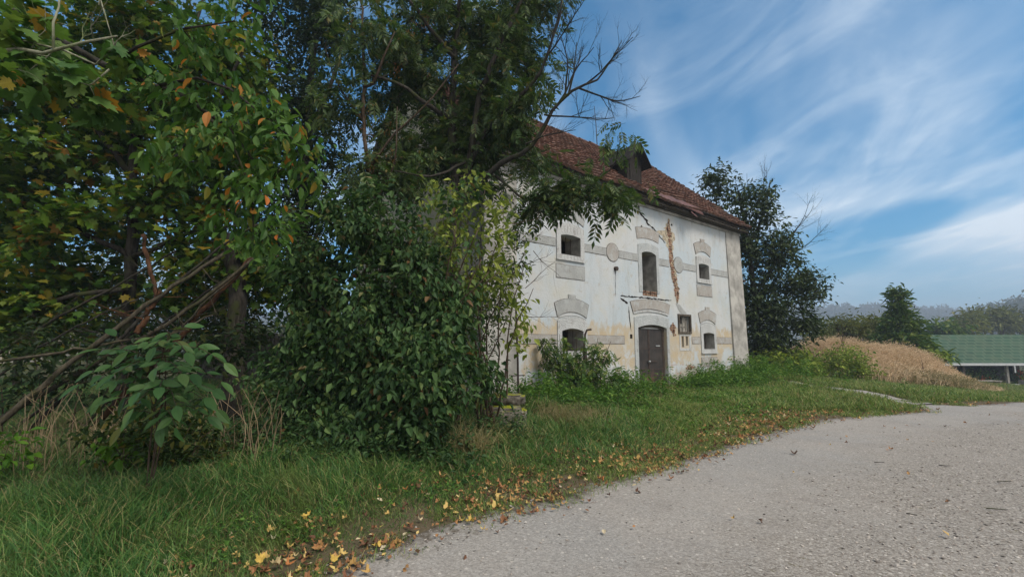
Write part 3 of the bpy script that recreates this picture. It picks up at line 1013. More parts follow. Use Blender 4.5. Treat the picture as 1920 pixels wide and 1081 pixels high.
def crack(path, w, name='crack', mat='crack'):
    pts = []
    for (a, b), (c_, d_) in zip(path[:-1], path[1:]):
        n = max(2, int(math.hypot(c_ - a, d_ - b) / 0.07))
        pts += [(a + (c_ - a) * k / n, b + (d_ - b) * k / n) for k in range(n)]
    pts.append(path[-1])
    L, R = [], []
    for i, (a, b) in enumerate(pts):
        q = pts[min(i + 1, len(pts) - 1)]
        p0 = pts[max(i - 1, 0)]
        dx, dz = q[0] - p0[0], q[1] - p0[1]
        l = math.hypot(dx, dz) or 1
        ww = w * rr.uniform(0.35, 1.5) * (0.3 if i in (0, len(pts) - 1) else 1)
        j = rr.uniform(-0.6, 0.6) * w
        L.append((a - dz / l * (ww + j), b + dx / l * (ww + j)))
        R.append((a + dz / l * (ww - j), b - dx / l * (ww - j)))
    mb_ = MB()
    n = len(pts)
    V = [(a, -0.006, b) for a, b in L] + [(a, -0.006, b) for a, b in R]
    mb_.add(V, [(i, i + n, i + 1 + n, i + 1) for i in range(n - 1)])
    return mb_.build(name, M[mat], house)


crack([(-0.46, 6.42), (-0.45, 6.15), (-0.1, 5.95), (0.05, 5.80), (0.4, 5.66), (0.75, 5.45), (1.09, 5.24)], 0.030)
crack([(-0.2, 5.98), (-0.02, 5.93), (0.06, 5.86)], 0.03)
crack([(1.30, 6.05), (1.24, 5.75), (1.36, 5.5), (1.46, 5.33)], 0.045)
crack([(-1.60, 3.13), (-0.91, 3.14), (0.24, 3.15), (0.9, 3.13), (1.35, 3.15)], 0.022)
crack([(-1.60, 3.05), (-1.22, 2.89)], 0.032)
crack([(-1.19, 2.80), (-1.15, 2.4), (-1.09, 2.0)], 0.018)
crack([(-1.80, 3.95), (-1.83, 3.6), (-1.84, 3.08)], 0.010)
crack([(1.74, 3.35), (1.70, 3.05)], 0.03)
for a in ((-0.32, 5.62), (0.05, 5.60), (0.62, 5.58), (1.60, 5.45), (1.56, 6.0)):
    hp('hole', M['crack'], [(a[0] + rr.uniform(0.03, 0.07) * math.cos(q), a[1] + rr.uniform(0.03, 0.06) * math.sin(q)) for q in np.arange(7) * 2 * PI / 7], -0.005)
hp('hole', M['crack'], [(-1.15, 1.76), (-1.03, 1.76), (-1.03, 1.90), (-1.15, 1.90)], -0.005)
hp('hole', M['crack'], [(1.2, 2.18), (1.5, 2.16), (1.52, 2.26), (1.22, 2.27)], -0.008)


M['mortar'] = plain('mortar', (0.33, 0.285, 0.215), 0.45, 9, 0.95, 0.1, 0, 0.6)


def brick_patch(path, seed, mat='brick', y=-0.009, name='exposed_brick'):
    """ragged streak of bare brick: list of (u, z, half width)"""
    r = random.Random(seed)
    L, R = [], []
    for (a, b, w), (c_, d_, w2) in zip(path[:-1], path[1:]):
        n = max(2, int(abs(d_ - b) / 0.05))
        for k in range(n):
            s = k / n
            L.append((a + (c_ - a) * s - (w + (w2 - w) * s) * r.uniform(0.45, 1.5), b + (d_ - b) * s))
            R.append((a + (c_ - a) * s + (w + (w2 - w) * s) * r.uniform(0.45, 1.5), b + (d_ - b) * s))
    m = MB()
    n = len(L)
    V = [(a, y, b) for a, b in L] + [(a, y, b) for a, b in R]
    m.add(V, [(i, i + n, i + 1 + n, i + 1) for i in range(n - 1)])
    return m.build(name, M[mat], house)


brick_patch([(1.38, 6.22, 0.03), (1.36, 5.98, 0.15), (1.30, 5.80, 0.22), (1.18, 5.6, 0.46), (1.26, 5.42, 0.36), (1.40, 5.2, 0.20), (1.44, 4.8, 0.13), (1.52, 4.3, 0.15), (1.60, 3.9, 0.17), (1.70, 3.6, 0.18), (1.72, 3.3, 0.14), (1.72, 3.05, 0.03)], 13, 'mortar', -0.006, 'bare_mortar')
brick_patch([(1.38, 6.18, 0.03), (1.36, 5.98, 0.05), (1.36, 5.80, 0.14), (1.40, 5.6, 0.14), (1.42, 5.42, 0.10), (1.42, 5.2, 0.10), (1.42, 4.8, 0.11), (1.50, 4.3, 0.12), (1.60, 3.9, 0.14), (1.70, 3.6, 0.15), (1.72, 3.3, 0.11), (1.72, 3.1, 0.03)], 3)
brick_patch([(1.38, 2.36, 0.03), (1.36, 2.22, 0.17), (1.38, 2.05, 0.16), (1.42, 1.9, 0.1), (1.44, 1.82, 0.02)], 4)
brick_patch([(2.35, 0.82, 0.06), (2.35, 0.75, 0.34), (2.3, 0.66, 0.22), (2.3, 0.62, 0.03)], 6)
hp('patched_plaster', M['stucco_grey'], [(1.62, 3.06), (1.9, 3.02), (2.32, 2.71), (1.95, 2.71), (1.75, 2.86)], -0.008)
MB().tube([(-1.82, 0.02, 4.0), (-1.82, -0.09, 3.99)], 0.07, 10).build('pipe_stub', M['iron'], house)
MB().tube([(7.0, 0.02, 4.35), (7.02, -0.1, 4.35)], 0.06, 8).build('anchor', M['iron'], house)

# roof: individual tiles in courses on both slopes
RISE = RZ - EZ
SL = math.hypot(WD / 2, RISE)
cs, sn = (WD / 2) / SL, RISE / SL
OV = 0.53
r = np.random.default_rng(4)


def roof_slope(sgn):
    mb_ = MB()
    ncour = 19
    step = (SL + OV) / ncour
    tw = 0.235
    us = np.arange(LU - 0.22, RU + 0.02, tw)
    for k in range(ncour):
        s0 = -OV + k * step - 0.03
        s1 = s0 + step + 0.08
        sag = 0
        for u in us:
            if r.random() < 0.006 and k > 1: continue
            j = r.normal(0, 0.006)
            l0 = 0.145 + r.normal(0, 0.008)
            l1 = 0.03
            a0, a1 = u + 0.004, u + tw - 0.004 + r.normal(0, 0.004)
            prof = [(a0, 0.0), (a0 + tw * 0.22, 0.032), (a0 + tw * 0.5, 0.012), (a1, 0.012)]
            V = []
            for s, l in ((s0 + j, l0), (s1 + j, l1)):
                for (uu, hh) in prof:
                    w = s * cs - (l + hh) * sn
                    z = EZ + s * sn + (l + hh) * cs
                    sagz = -0.07 * math.sin((uu - LU) / (RU - LU) * PI) - 0.05 * math.sin(uu * 1.3) * (1 if s < 1.5 else 0.5)
                    V.append((uu, w if sgn > 0 else WD - w, z + sagz))
            for (uu, hh) in prof:                      # front lip
                s, l = s0 + j, l0 - 0.09
                w = s * cs - (l + hh) * sn
                z = EZ + s * sn + (l + hh) * cs
                sagz = -0.07 * math.sin((uu - LU) / (RU - LU) * PI) - 0.05 * math.sin(uu * 1.3) * (1 if s < 1.5 else 0.5)
                V.append((uu, w if sgn > 0 else WD - w, z + sagz))
            F = [(i, i + 1, i + 5, i + 4) for i in range(3)] + [(8 + i, 9 + i, 1 + i, i) for i in range(3)]
            if sgn < 0: F = [f[::-1] for f in F]
            mb_.add(V, F)
    return mb_


rm = roof_slope(1)
r2 = roof_slope(-1)
rm.v += r2.v
rm.loops += [l + rm.n for l in r2.loops]
rm.sizes += r2.sizes
rm.mats += r2.mats
rm.n += r2.n
roof = rm.build('roof', M['tile'], house)
# boarding under the tiles, soffit and rafter ends
m_ = MB()
for sgn in (1, -1):
    pts = [(-OV + 0.05, 0.0), (SL, 0.0), (SL, -0.05), (-OV + 0.05, -0.05)]
    poly = []
    for s, l in pts:
        w, z = s * cs - l * sn, EZ + s * sn + l * cs - 0.08
        poly.append((w if sgn > 0 else WD - w, z))
    n = 4
    V = [(LU - 0.18, a, b) for a, b in poly] + [(RU + 0.13, a, b) for a, b in poly]
    m_.add(V, [(0, 1, 2, 3), (7, 6, 5, 4)] + [(i, i + n, (i + 1) % n + n, (i + 1) % n) for i in range(n)])
m_.build('roof_boarding', M['old_wood'], roof)
m_ = MB()
for k in range(18):
    uu = LU + 0.05 + k * (RU - LU - 0.1) / 17
    s0, s1 = -OV + 0.12, 0.4
    V = []
    for u in (uu - 0.05, uu + 0.05):
        for s, l in ((s0, -0.17), (s1, -0.24), (s1, -0.135), (s0, -0.135)):
            V.append((u, s * cs - l * sn, EZ + s * sn + l * cs + 0.0))
    m_.add(V, [(0, 1, 2, 3), (7, 6, 5, 4), (0, 4, 5, 1), (1, 5, 6, 2), (2, 6, 7, 3), (3, 7, 4, 0)])
m_.build('rafter_end', M['old_wood'], roof)
m_ = MB()
for k in range(4):                                       # sagging soffit boards
    y0 = -0.38 + k * 0.095
    for a_ in range(7):
        ua, ub = LU - 0.1 + a_ * 2.02, LU - 0.1 + (a_ + 1) * 2.02 - 0.02
        dz = r.normal(0, 0.012)
        m_.box((ua, y0, 6.475 + dz), (ub, y0 + 0.089, 6.50 + dz))
m_.build('soffit', M['old_wood'], roof)
MB().box((LU - 0.12, -0.052, 6.36), (RU + 0.05, -0.004, 6.465)).build('cornice', M['pilaster'], house)
# ridge caps
m_ = MB()
u = LU - 0.2
while u < RU + 0.2:
    a = np.linspace(0, PI, 7)
    zs = RZ + 0.0 - 0.07 * math.sin((u - LU) / (RU - LU) * PI) + r.normal(0, 0.012)
    V = []
    for uu, rr_ in ((u, 0.15), (u + 0.40, 0.125)):
        V += [(uu, WD / 2 + rr_ * math.cos(q), zs + rr_ * math.sin(q)) for q in a]
    m_.add(V, [(i, i + 1, i + 8, i + 7) for i in range(6)])
    u += 0.36
m_.build('ridge_cap', M['tile'], roof)
# verge tiles along both gables
for u in (LU - 0.24, RU + 0.17):
    m_ = MB()
    for sgn in (1, -1):
        V = []
        for s in np.linspace(-OV, SL, 20):
            for du, l in ((-0.03, 0.10), (0.03, 0.10), (0.03, -0.06), (-0.03, -0.06)):
                w, z = s * cs - l * sn, EZ + s * sn + l * cs
                V.append((u + du, w if sgn > 0 else WD - w, z - 0.03 + r.normal(0, 0.006)))
        m_.add(V, [(4 * i + q, 4 * i + (q + 1) % 4, 4 * i + 4 + (q + 1) % 4, 4 * i + 4 + q) for i in range(19) for q in range(4)])
    m_.build('verge_board', M['old_wood'], roof)
# loose red sheet along the eave and a torn flap
us = np.linspace(-0.55, 3.0, 16)
m_ = MB()
for row, (s, l) in enumerate(((-OV - 0.10, 0.02), (-OV + 0.02, 0.125), (-OV + 0.34, 0.165))):
    pass
V = []
for (s, l) in ((-OV - 0.05, 0.09), (-OV - 0.02, 0.14), (-OV + 0.22, 0.20)):
    for k, uu in enumerate(us):
        droop = -0.10 * sstep(1.2, 3.0, uu) * (1 if s < -OV else 0.4) + r.normal(0, 0.012)
        V.append((uu, s * cs - l * sn, EZ + s * sn + l * cs - 0.06 + droop))
n = len(us)
m_.add(V, [(q * n + i, q * n + i + 1, (q + 1) * n + i + 1, (q + 1) * n + i) for q in range(2) for i in range(n - 1)])
m_.add([(2.05, -0.56, 6.42), (2.5, -0.54, 6.33), (2.62, -0.42, 6.46), (2.2, -0.42, 6.60), (2.05, -0.555, 6.416), (2.5, -0.535, 6.326), (2.62, -0.415, 6.456), (2.2, -0.415, 6.596)], [(0, 1, 2, 3), (7, 6, 5, 4)])
m_.build('eave_flashing', M['red_sheet'], roof)

# dormer
dm = MB()
DU0, DU1, DW, DZ0, DZ1, DZP = -0.86, -0.04, 0.12, 7.0, 7.98, 8.50
cu = (DU0 + DU1) / 2
dep = lambda z: (z - EZ) / (sn / cs) + 0.15
fr = [(DU0, DZ0), (DU1, DZ0), (DU1, DZ1), (cu, DZP), (DU0, DZ1)]
V = [(a, DW, b) for a, b in fr] + [(a, dep(b) + 0.3, b) for a, b in fr]
dm.add(V, [(0, 1, 2, 3, 4)] + [(i, i + 5, (i + 1) % 5 + 5, (i + 1) % 5) for i in (1, 4, 0)])
dorm = dm.build('dormer', M['dark_wood'], house)
m_ = MB()
for sgn in (-1, 1):
    ue = cu + sgn * ((DU1 - DU0) / 2 + 0.20)
    ze = DZ1 - 0.17
    V = []
    for l in (0.0, 0.06):
        V += [(ue, DW - 0.30, ze + l), (cu, DW - 0.30, DZP + 0.06 + l), (cu, dep(DZP) + 0.3, DZP + 0.06 + l), (ue, dep(ze) + 0.3, ze + l)]
    m_.add(V, [(0, 1, 2, 3), (7, 6, 5, 4), (0, 4, 5, 1), (0, 3, 7, 4), (1, 5, 6, 2), (2, 6, 7, 3)])
m_.build('dormer_roof', M['dark_wood'], dorm)
MB().box((DU0 + 0.12, DW - 0.03, 7.25), (DU1 - 0.12, DW - 0.004, 7.85)).build('hatch', M['dark_wood'], dorm)
an = hpt(2.75, WD / 2, RZ)
m_ = MB()
m_.tube([(2.75, WD / 2, RZ + 0.05), (2.70, WD / 2, RZ + 1.1), (2.60, WD / 2, RZ + 2.0)], [0.022, 0.018, 0.012], 6)
m_.build('antenna', M['iron'], roof)

# iron door step and kerb in front of door
MB().prism([(-0.9, -0.5), (1.1, -0.5), (1.1, -0.03), (-0.9, -0.03)], -0.35, -0.005).build('door_step', M['pilaster'], house)


# ------------------------------------------------------------------ plants: leaf templates and growing
def tmpl_leaf(w=0.42, fold=0.10, droop=0.10):
    V = np.array([(0, 0, 0), (-w / 2, 0.36, fold), (-w * 0.36, 0.70, fold * 0.5 - droop * 0.4), (0, 1, -droop), (w * 0.36, 0.70, fold * 0.5 - droop * 0.4), (w / 2, 0.36, fold)])
    return V, np.array([(0, 3, 2, 1), (0, 5, 4, 3)])


def tmpl_fine(w=0.46, fold=0.07, droop=0.14, n=6):
    ys = np.linspace(0, 1, n + 1)
    prof = np.sin(PI * ys ** 0.85) ** 0.8 * w / 2
    V, Fq = [], []
    for k, y in enumerate(ys):
        z = -droop * y * y
        V += [(-prof[k], y, z + fold * prof[k] * 4), (0, y, z), (prof[k], y, z + fold * prof[k] * 4)]
    for k in range(n):
        b_ = 3 * k
        Fq += [(b_, b_ + 1, b_ + 4, b_ + 3), (b_ + 1, b_ + 2, b_ + 5, b_ + 4)]
    V = np.array(V)
    V[[0, 2], 0] = (-0.012, 0.012)
    V[[-3, -1], 0] = (-0.004, 0.004)
    return V, np.array(Fq)


def tmpl_maple():
    a = [(0, 0.0), (0.22, -0.06), (0.20, 0.14), (0.50, 0.18), (0.34, 0.36), (0.46, 0.66), (0.20, 0.60), (0.0, 1.0)]
    pts = [(0, 0.25)] + a + [(-x, y) for x, y in a[-2:0:-1]]
    V = np.array([(x, y, 0.06 * abs(x) * 3 - 0.10 * max(0, y - 0.3)) for x, y in pts])
    n = len(pts) - 1
    return V, np.array([(0, 1 + i, 1 + (i + 1) % n) for i in range(n)])


def tmpl_pinnate(pairs=4, lw=0.30, ll=0.36, droop=0.35, first=0.28):
    V, Fq = [], []

    def q(o, d, l, w):
        o, d = np.array(o, float), np.array(d, float)
        d /= np.linalg.norm(d)
        s = np.array([d[1], -d[0], 0.0])
        b = len(V)
        V.extend([o, o + d * l * 0.45 + s * w * l * 0.5 + np.array([0, 0, 0.03]), o + d * l, o + d * l * 0.45 - s * w * l * 0.5 + np.array([0, 0, 0.03])])
        Fq.append((b, b + 1, b + 2, b + 3))
    zed = lambda y: -droop * y * y
    for k in range(pairs):
        y = first + (0.98 - first) * k / pairs
        l = ll * (0.8 + 0.4 * math.sin(PI * (k + 1) / (pairs + 1)))
        for s in (-1, 1):
            q((0, y, zed(y)), (s, 0.75, -0.45 - 0.2 * droop), l, lw)
    q((0, 0.96, zed(0.96)), (0, 1, -0.8 * droop - 0.15), ll * 1.1, lw)
    b = len(V)
    for y in (0, 0.5, 1.0):
        V.extend([np.array((-0.008, y, zed(y))), np.array((0.008, y, zed(y)))])
    Fq += [(b, b + 1, b + 3, b + 2), (b + 2, b + 3, b + 5, b + 4)]
    return np.array(V), np.array(Fq)


def tmpl_maple_fine():
    a = [(0, 0), (0.16, -0.07), (0.40, -0.03), (0.33, 0.10), (0.60, 0.24), (0.47, 0.30), (0.55, 0.50), (0.34, 0.46), (0.27, 0.52), (0.33, 0.78), (0.17, 0.74), (0.0, 1.03)]
    mid = [(0, 0.0), (0, 0.3), (0, 0.6), (0, 1.03)]
    pts = a + [(-x, y) for x, y in a[1:-1]] + mid[1:3]
    V = np.array([(x, y, 0.22 * abs(x) - 0.18 * max(0, y - 0.25) ** 1.5 - 0.25 * x * x) for x, y in pts])
    n = len(a)
    m1, m2 = len(pts) - 2, len(pts) - 1
    R_ = list(range(0, n))
    L_ = [0] + list(range(n, n + n - 2)) + [n - 1]
    F = []
    for side, flip in ((R_, False), (L_, True)):
        for k in range(n - 1):
            c_ = m1 if k < 7 else m2
            f = (side[k], side[k + 1], c_)
            F.append(f[::-1] if flip else f)
        f = (m1, side[7], m2)
        F.append(f[::-1] if flip else f)
    return V, np.array(F)


def frames(dirs, ups):
    y = dirs / (np.linalg.norm(dirs, axis=1, keepdims=True) + 1e-9)
    x = np.cross(y, ups)
    x /= np.linalg.norm(x, axis=1, keepdims=True) + 1e-9
    z = np.cross(x, y)
    return np.stack([x, y, z], -1)         # columns


def scatter(mb_, tmpl, org, R, sc, mat=0):
    V, Fk = tmpl
    n, N = len(V), len(org)
    if N == 0: return
    sc = np.asarray(sc, float).reshape(N, -1)
    L = V[None] * (sc[:, None, :] if sc.shape[1] == 3 else sc[:, None, :1])
    W = np.einsum('nij,nkj->nki', R, L) + np.asarray(org)[:, None]
    mb_.addk(W, (np.arange(N)[:, None, None] * n + Fk[None]).reshape(-1, Fk.shape[1]), mat)


def bez(pts, n=None, wob=0.0, rg=RNG):
    """smooth polyline through points"""
    pts = np.asarray(pts, float)
    k = len(pts)
    seg = np.concatenate([[0], np.cumsum(np.linalg.norm(np.diff(pts, axis=0), axis=1))])
    n = n or max(4, int(seg[-1] / 0.22))
    tq = np.linspace(0, seg[-1], n)
    out = []
    m = np.gradient(pts, seg, axis=0) if k > 2 else np.repeat(((pts[1] - pts[0]) / seg[-1])[None], 2, 0)
    for t_ in tq:
        i = min(k - 2, max(0, int(np.searchsorted(seg, t_, side='right') - 1)))
        h = seg[i + 1] - seg[i]
        s = (t_ - seg[i]) / h
        out.append((2 * s ** 3 - 3 * s * s + 1) * pts[i] + (s ** 3 - 2 * s * s + s) * h * m[i] + (-2 * s ** 3 + 3 * s * s) * pts[i + 1] + (s ** 3 - s * s) * h * m[i + 1])
    out = np.array(out)
    if wob: out[1:-1] += rg.normal(0, wob, out[1:-1].shape)
    return out


def clump(px, py, Y, rpx, rpy, ry, n, sub=6, rg=RNG, tight=0.42):
    """cluster points in a crown lobe centred where the survey sees (px,py) at Y metres"""
    c0 = P(px, py, Y)
    sc = Y / F_PX
    rad = np.array([rpx * sc, ry, rpy * sc])
    d = rg.normal(0, 1, (sub, 3))
    d /= np.linalg.norm(d, axis=1, keepdims=True)
    subs = d * rg.uniform(0.25, 0.85, (sub, 1))
    k = rg.integers(0, sub, n)
    q = subs[k] + rg.normal(0, tight, (n, 3))
    ln = np.linalg.norm(q, axis=1, keepdims=True)
    q = np.where(ln > 1.05, q / ln * rg.uniform(0.75, 1.05, (n, 1)), q)
    return c0 + q * rad


def grow(name, label, cat, base, limbs, clusters, leaf, leafmat, bark, per=9, lsize=0.09, ljit=0.3, spread=0.30, droop=0.3,
         twig=0.007, twiglen=0.35, parent_limb_r=None, group=None, rg=None, bare=None, maxjoin=None, upbias=0.3, extra=None, crown_name='crown', trunk_name='trunk', sides=7, face=None):
    """limbs: list of (points, r0, r1). clusters: (N,3) leafy twig tips joined to the nearest wood."""
    rg = rg or np.random.default_rng(abs(hash(name)) % 1000 + int(abs(base[0] * 100)))
    root = empty(name, base, 0, label, cat, group)
    b0 = np.asarray(base, float)
    wood = MB()
    nodes, nrad = [], []
    for pts, r0, r1 in limbs:
        q = bez(pts, None, 0.012, rg)
        rr_ = np.linspace(r0, r1, len(q)) * (1 + rg.normal(0, 0.04, len(q)))
        wood.tube(q - b0, rr_, sides)
        nodes.append(q)
        nrad.append(rr_)
    NP_, NR = np.concatenate(nodes), np.concatenate(nrad)
    cl = np.asarray(clusters, float).reshape(-1, 3)
    tips, tdir = [], []
    if len(cl):
        d0 = np.array([np.min(np.sum((NP_ - c) ** 2, 1)) for c in cl])
        for ci in np.argsort(d0):
            c = cl[ci]
            dv = NP_ - c
            cost = np.sqrt(np.sum(dv ** 2, 1)) + 0.25 * np.maximum(0, dv[:, 2])
            i = int(np.argmin(cost))
            a = NP_[i]
            L = np.linalg.norm(c - a)
            if maxjoin and L > maxjoin: continue
            if L < 0.05: continue
            mid = (a + c) / 2 + np.array([0, 0, upbias * L * 0.5]) + rg.normal(0, 0.08 * L, 3)
            n = max(3, min(9, int(L / 0.16) + 2))
            s = np.linspace(0, 1, n)[:, None]
            q = (1 - s) ** 2 * a + 2 * s * (1 - s) * mid + s * s * c
            if n > 3: q[1:-1] += rg.normal(0, 0.02 * L ** 0.5, (n - 2, 3))
            ra = min(NR[i] * 0.75, twig * (1 + 1.8 * L))
            rad = np.linspace(ra, twig * 0.45, n)
            wood.tube(q - b0, rad, 4 if ra < 0.02 else 5, 0, False)
            NP_ = np.concatenate([NP_, q[1:]])
            NR = np.concatenate([NR, rad[1:]])
            tips.append(c)
            e = q[-1] - q[-2]
            tdir.append(e / (np.linalg.norm(e) + 1e-9))
    if bare is not None:
        for q, r0 in bare:
            wood.tube(np.asarray(q) - b0, np.linspace(r0, r0 * 0.3, len(q)), 4, 0, False)
    if extra: extra(root, wood, b0)
    wood.build(trunk_name, bark, root, smooth=True)
    if len(tips):
        T, D = np.array(tips), np.array(tdir)
        K = per
        N = len(T) * K
        Ti, Di = np.repeat(T, K, 0), np.repeat(D, K, 0)
        back = rg.uniform(0, twiglen, (N, 1))
        az = rg.uniform(0, 2 * PI, N)
        side = np.stack([np.cos(az), np.sin(az), rg.normal(0, 0.35, N)], -1)
        org = Ti - Di * back + side * rg.uniform(0.0, spread, (N, 1)) * 0.45
        org += rg.normal(0, spread * 0.35, (N, 3))
        dirs = side * 0.9 + Di * 0.6 + np.array([0, 0, -droop]) + rg.normal(0, 0.25, (N, 3))
        ups = np.array([0, 0, 1.0]) + rg.normal(0, 0.45, (N, 3))
        if face is not None: ups = ups + np.asarray(face)
        sc = lsize * np.clip(1 + rg.normal(0, ljit, N), 0.45, 1.7)
        cm = MB()
        scatter(cm, leaf, org - b0, frames(dirs, ups), sc)
        cm.build(crown_name, leafmat, root)
    return root


def bare_branch(p0, dirn, L, r0, depth, rg, out, bend=0.25):
    """recursive leafless branching: appends (polyline, radius)"""
    d = np.asarray(dirn, float)
    d /= np.linalg.norm(d)
    n = max(4, int(L / 0.15))
    q = [np.asarray(p0, float)]
    for k in range(n):
        d = d + rg.normal(0, bend / n ** 0.5 * 0.6, 3) + np.array([0, 0, 0.03])
        d /= np.linalg.norm(d)
        q.append(q[-1] + d * L / n)
    q = np.array(q)
    out.append((q, r0))
    if depth > 0:
        for k in range(rg.integers(4, 8)):
            i = rg.integers(n // 4, n)
            ax = rg.normal(0, 1, 3)
            dd = (q[i + 1] - q[i]) / (L / n) + ax * 0.45 + np.array([0, 0, 0.15])
            bare_branch(q[i], dd, L * rg.uniform(0.35, 0.6), r0 * (1 - i / n * 0.6) * 0.5, depth - 1, rg, out, bend)


LEAF, OVATE, MAPLE = tmpl_leaf(), tmpl_leaf(0.55, 0.12, 0.18), tmpl_maple()
MAPLE_FINE = tmpl_maple_fine()
CHERRY = tmpl_fine(0.44, 0.09, 0.22, 5)
NARROW = tmpl_leaf(0.32, 0.08, 0.2)
ASH = tmpl_pinnate(4, 0.40, 0.38, 0.35)
ASH3 = tmpl_pinnate(2, 0.5, 0.5, 0.3, 0.4)
SUMAC = tmpl_pinnate(6, 0.28, 0.26, 0.45, 0.15)
up = lambda x, y: float(terrain(np.array([x]), np.array([y]))[0])


def basept(px, Y, dz=-0.05):
    q = P(px, 643, Y)
    return np.array([q[0], q[1], up(q[0], q[1]) + dz])


# ---- the tall ash in front of the gable corner
Y0 = 9.4
b = basept(840, Y0)
fork = P(858, 385, Y0)
limbs = [([b, P(838, 560, Y0), fork], 0.17, 0.14),
         ([fork, P(848, 250, Y0), P(852, 120, Y0 + 0.2), P(860, 0, Y0 + 0.3), P(864, -120, Y0 + 0.5)], 0.10, 0.03),
         ([fork, P(880, 300, Y0 - 0.1), P(900, 180, Y0 - 0.3), P(950, 60, Y0 - 0.4), P(1000, -40, Y0 - 0.5)], 0.085, 0.03),
         ([fork, P(905, 255, Y0 - 0.2), P(960, 195, Y0 - 0.6), P(1010, 140, Y0 - 0.9), P(1040, 60, Y0 - 1.2)], 0.075, 0.02),
         ([P(848, 400, Y0), P(920, 320, Y0 - 0.5), P(1000, 270, Y0 - 1.0), P(1050, 190, Y0 - 1.3), P(1085, 165, Y0 - 1.4), P(1120, 150, Y0 - 1.5)], 0.075, 0.018),
         ([P(848, 225, Y0), P(800, 195, Y0 - 0.4), P(750, 160, Y0 - 0.6), P(690, 140, Y0 - 0.7)], 0.06, 0.02),
         ([P(852, 110, Y0), P(790, 30, Y0 - 0.3), P(740, -40, Y0 - 0.4)], 0.05, 0.02),
         ([P(930, 330, Y0 - 0.4), P(1000, 375, Y0 - 0.9), P(1080, 345, Y0 - 1.2), P(1145, 320, Y0 - 1.3), P(1165, 255, Y0 - 1.3)], 0.03, 0.008),
         ([P(880, 300, Y0), P(800, 330, Y0 - 0.9), P(740, 320, Y0 - 1.3)], 0.035, 0.012)]
rg = np.random.default_rng(21)
C = [clump(900, 60, Y0 + 0.7, 150, 110, 1.6, 120, 11, rg, 0.28), clump(800, 60, Y0 + 0.7, 110, 100, 1.4, 85, 10, rg, 0.28), clump(930, 170, Y0 + 0.4, 90, 80, 0.9, 70, 9, rg, 0.28), clump(820, 270, Y0 + 0.3, 90, 70, 0.8, 60, 8, rg, 0.28), clump(985, 190, Y0 - 0.3, 50, 50, 0.5, 30, 6, rg, 0.28), clump(960, 265, Y0 - 0.3, 55, 40, 0.5, 26, 5, rg, 0.28), clump(890, 320, Y0 + 0.4, 80, 50, 0.6, 36, 6, rg, 0.28), clump(740, 170, Y0 + 0.3, 85, 95, 1.3, 75, 9, rg, 0.28),
     clump(860, 200, Y0 + 0.7, 110, 90, 1.3, 75, 9, rg, 0.28), clump(970, 110, Y0 + 0.3, 85, 85, 1.1, 56, 8, rg, 0.28), clump(960, 20, Y0 + 0.3, 110, 60, 1.0, 60, 6, rg, 0.28),
     clump(770, 300, Y0 + 0.2, 80, 75, 1.0, 50, 7, rg, 0.28), clump(930, 240, Y0 + 0.2, 60, 45, 0.7, 26, 5, rg, 0.28), clump(880, -90, Y0 + 0.7, 200, 90, 1.8, 110, 9, rg, 0.28),
     clump(1075, 352, Y0 - 1.2, 85, 38, 0.4, 36, 8, rg, 0.28), clump(1145, 362, Y0 - 1.3, 42, 40, 0.35, 20, 5, rg, 0.28), clump(1020, 372, Y0 - 1.1, 55, 34, 0.3, 18, 5, rg, 0.28),
     clump(1160, 272, Y0 - 1.3, 13, 30, 0.2, 5, 3, rg, 0.28), clump(1000, 300, Y0 + -0.2, 40, 45, 0.4, 12, 4, rg, 0.28)]
bare = []
for p0, p1, L, r0 in (((1050, 190), (1100, 105), 0.95, 0.014), ((1085, 165), (1150, 185), 1.0, 0.013), ((1040, 60), (1080, -30), 0.9, 0.014),
                      ((1120, 150), (1165, 100), 0.75, 0.011), ((1100, 157), (1160, 120), 0.9, 0.013), ((1060, 178), (1075, 90), 0.9, 0.012), ((1030, 100), (1070, 50), 0.9, 0.013), ((1010, 140), (1060, 60), 1.0, 0.013), ((1020, 215), (1130, 225), 1.1, 0.012), ((1065, 180), (1120, 60), 1.0, 0.012), ((985, 270), (1060, 240), 0.8, 0.01)):
    a, c_ = P(*p0, Y0 - 1.3), P(*p1, Y0 - 1.5)
    bare_branch(a, c_ - a, L * 1.2, r0 * 1.7, 3 if L > 0.9 else 2, rg, bare, 0.5)
grow('ash_tree', 'tall many-stemmed ash with feathery leaves and bare outer twigs before the white house', 'tree',
     b, limbs, np.concatenate(C), ASH, M['leaf_ash'], M['bark_dark'], per=6, lsize=0.27, spread=0.28, droop=0.3, twig=0.011, bare=bare, rg=rg, twiglen=0.4)

# ---- slender second tree with rusty seed bunches
Y1 = 8.8
b = basept(722, Y1)
rg = np.random.default_rng(22)
limbs = [([b, P(715, 560, Y1), P(714, 440, Y1), P(695, 340, Y1), P(682, 230, Y1), P(684, 120, Y1), P(676, -20, Y1)], 0.075, 0.02),
         ([P(682, 165, Y1), P(700, 158, Y1 - 0.1), P(712, 130, Y1 - 0.2), P(740, 60, Y1 - 0.3)], 0.035, 0.012),
         ([P(698, 310, Y1), P(740, 250, Y1 - 0.2), P(790, 205, Y1 - 0.4), P(860, 120, Y1 - 0.6)], 0.028, 0.008),
         ([P(706, 380, Y1), P(740, 300, Y1 - 0.2), P(745, 200, Y1 - 0.3)], 0.025, 0.008),
         ([P(684, 230, Y1), P(640, 170, Y1 - 0.1), P(610, 90, Y1 - 0.2)], 0.028, 0.008)]
C = [clump(690, 60, Y1, 90, 80, 0.9, 45, 7, rg), clump(640, 170, Y1, 55, 80, 0.7, 30, 6, rg), clump(740, 330, Y1, 60, 70, 0.6, 26, 6, rg), clump(680, 330, Y1, 45, 60, 0.5, 18, 5, rg)]


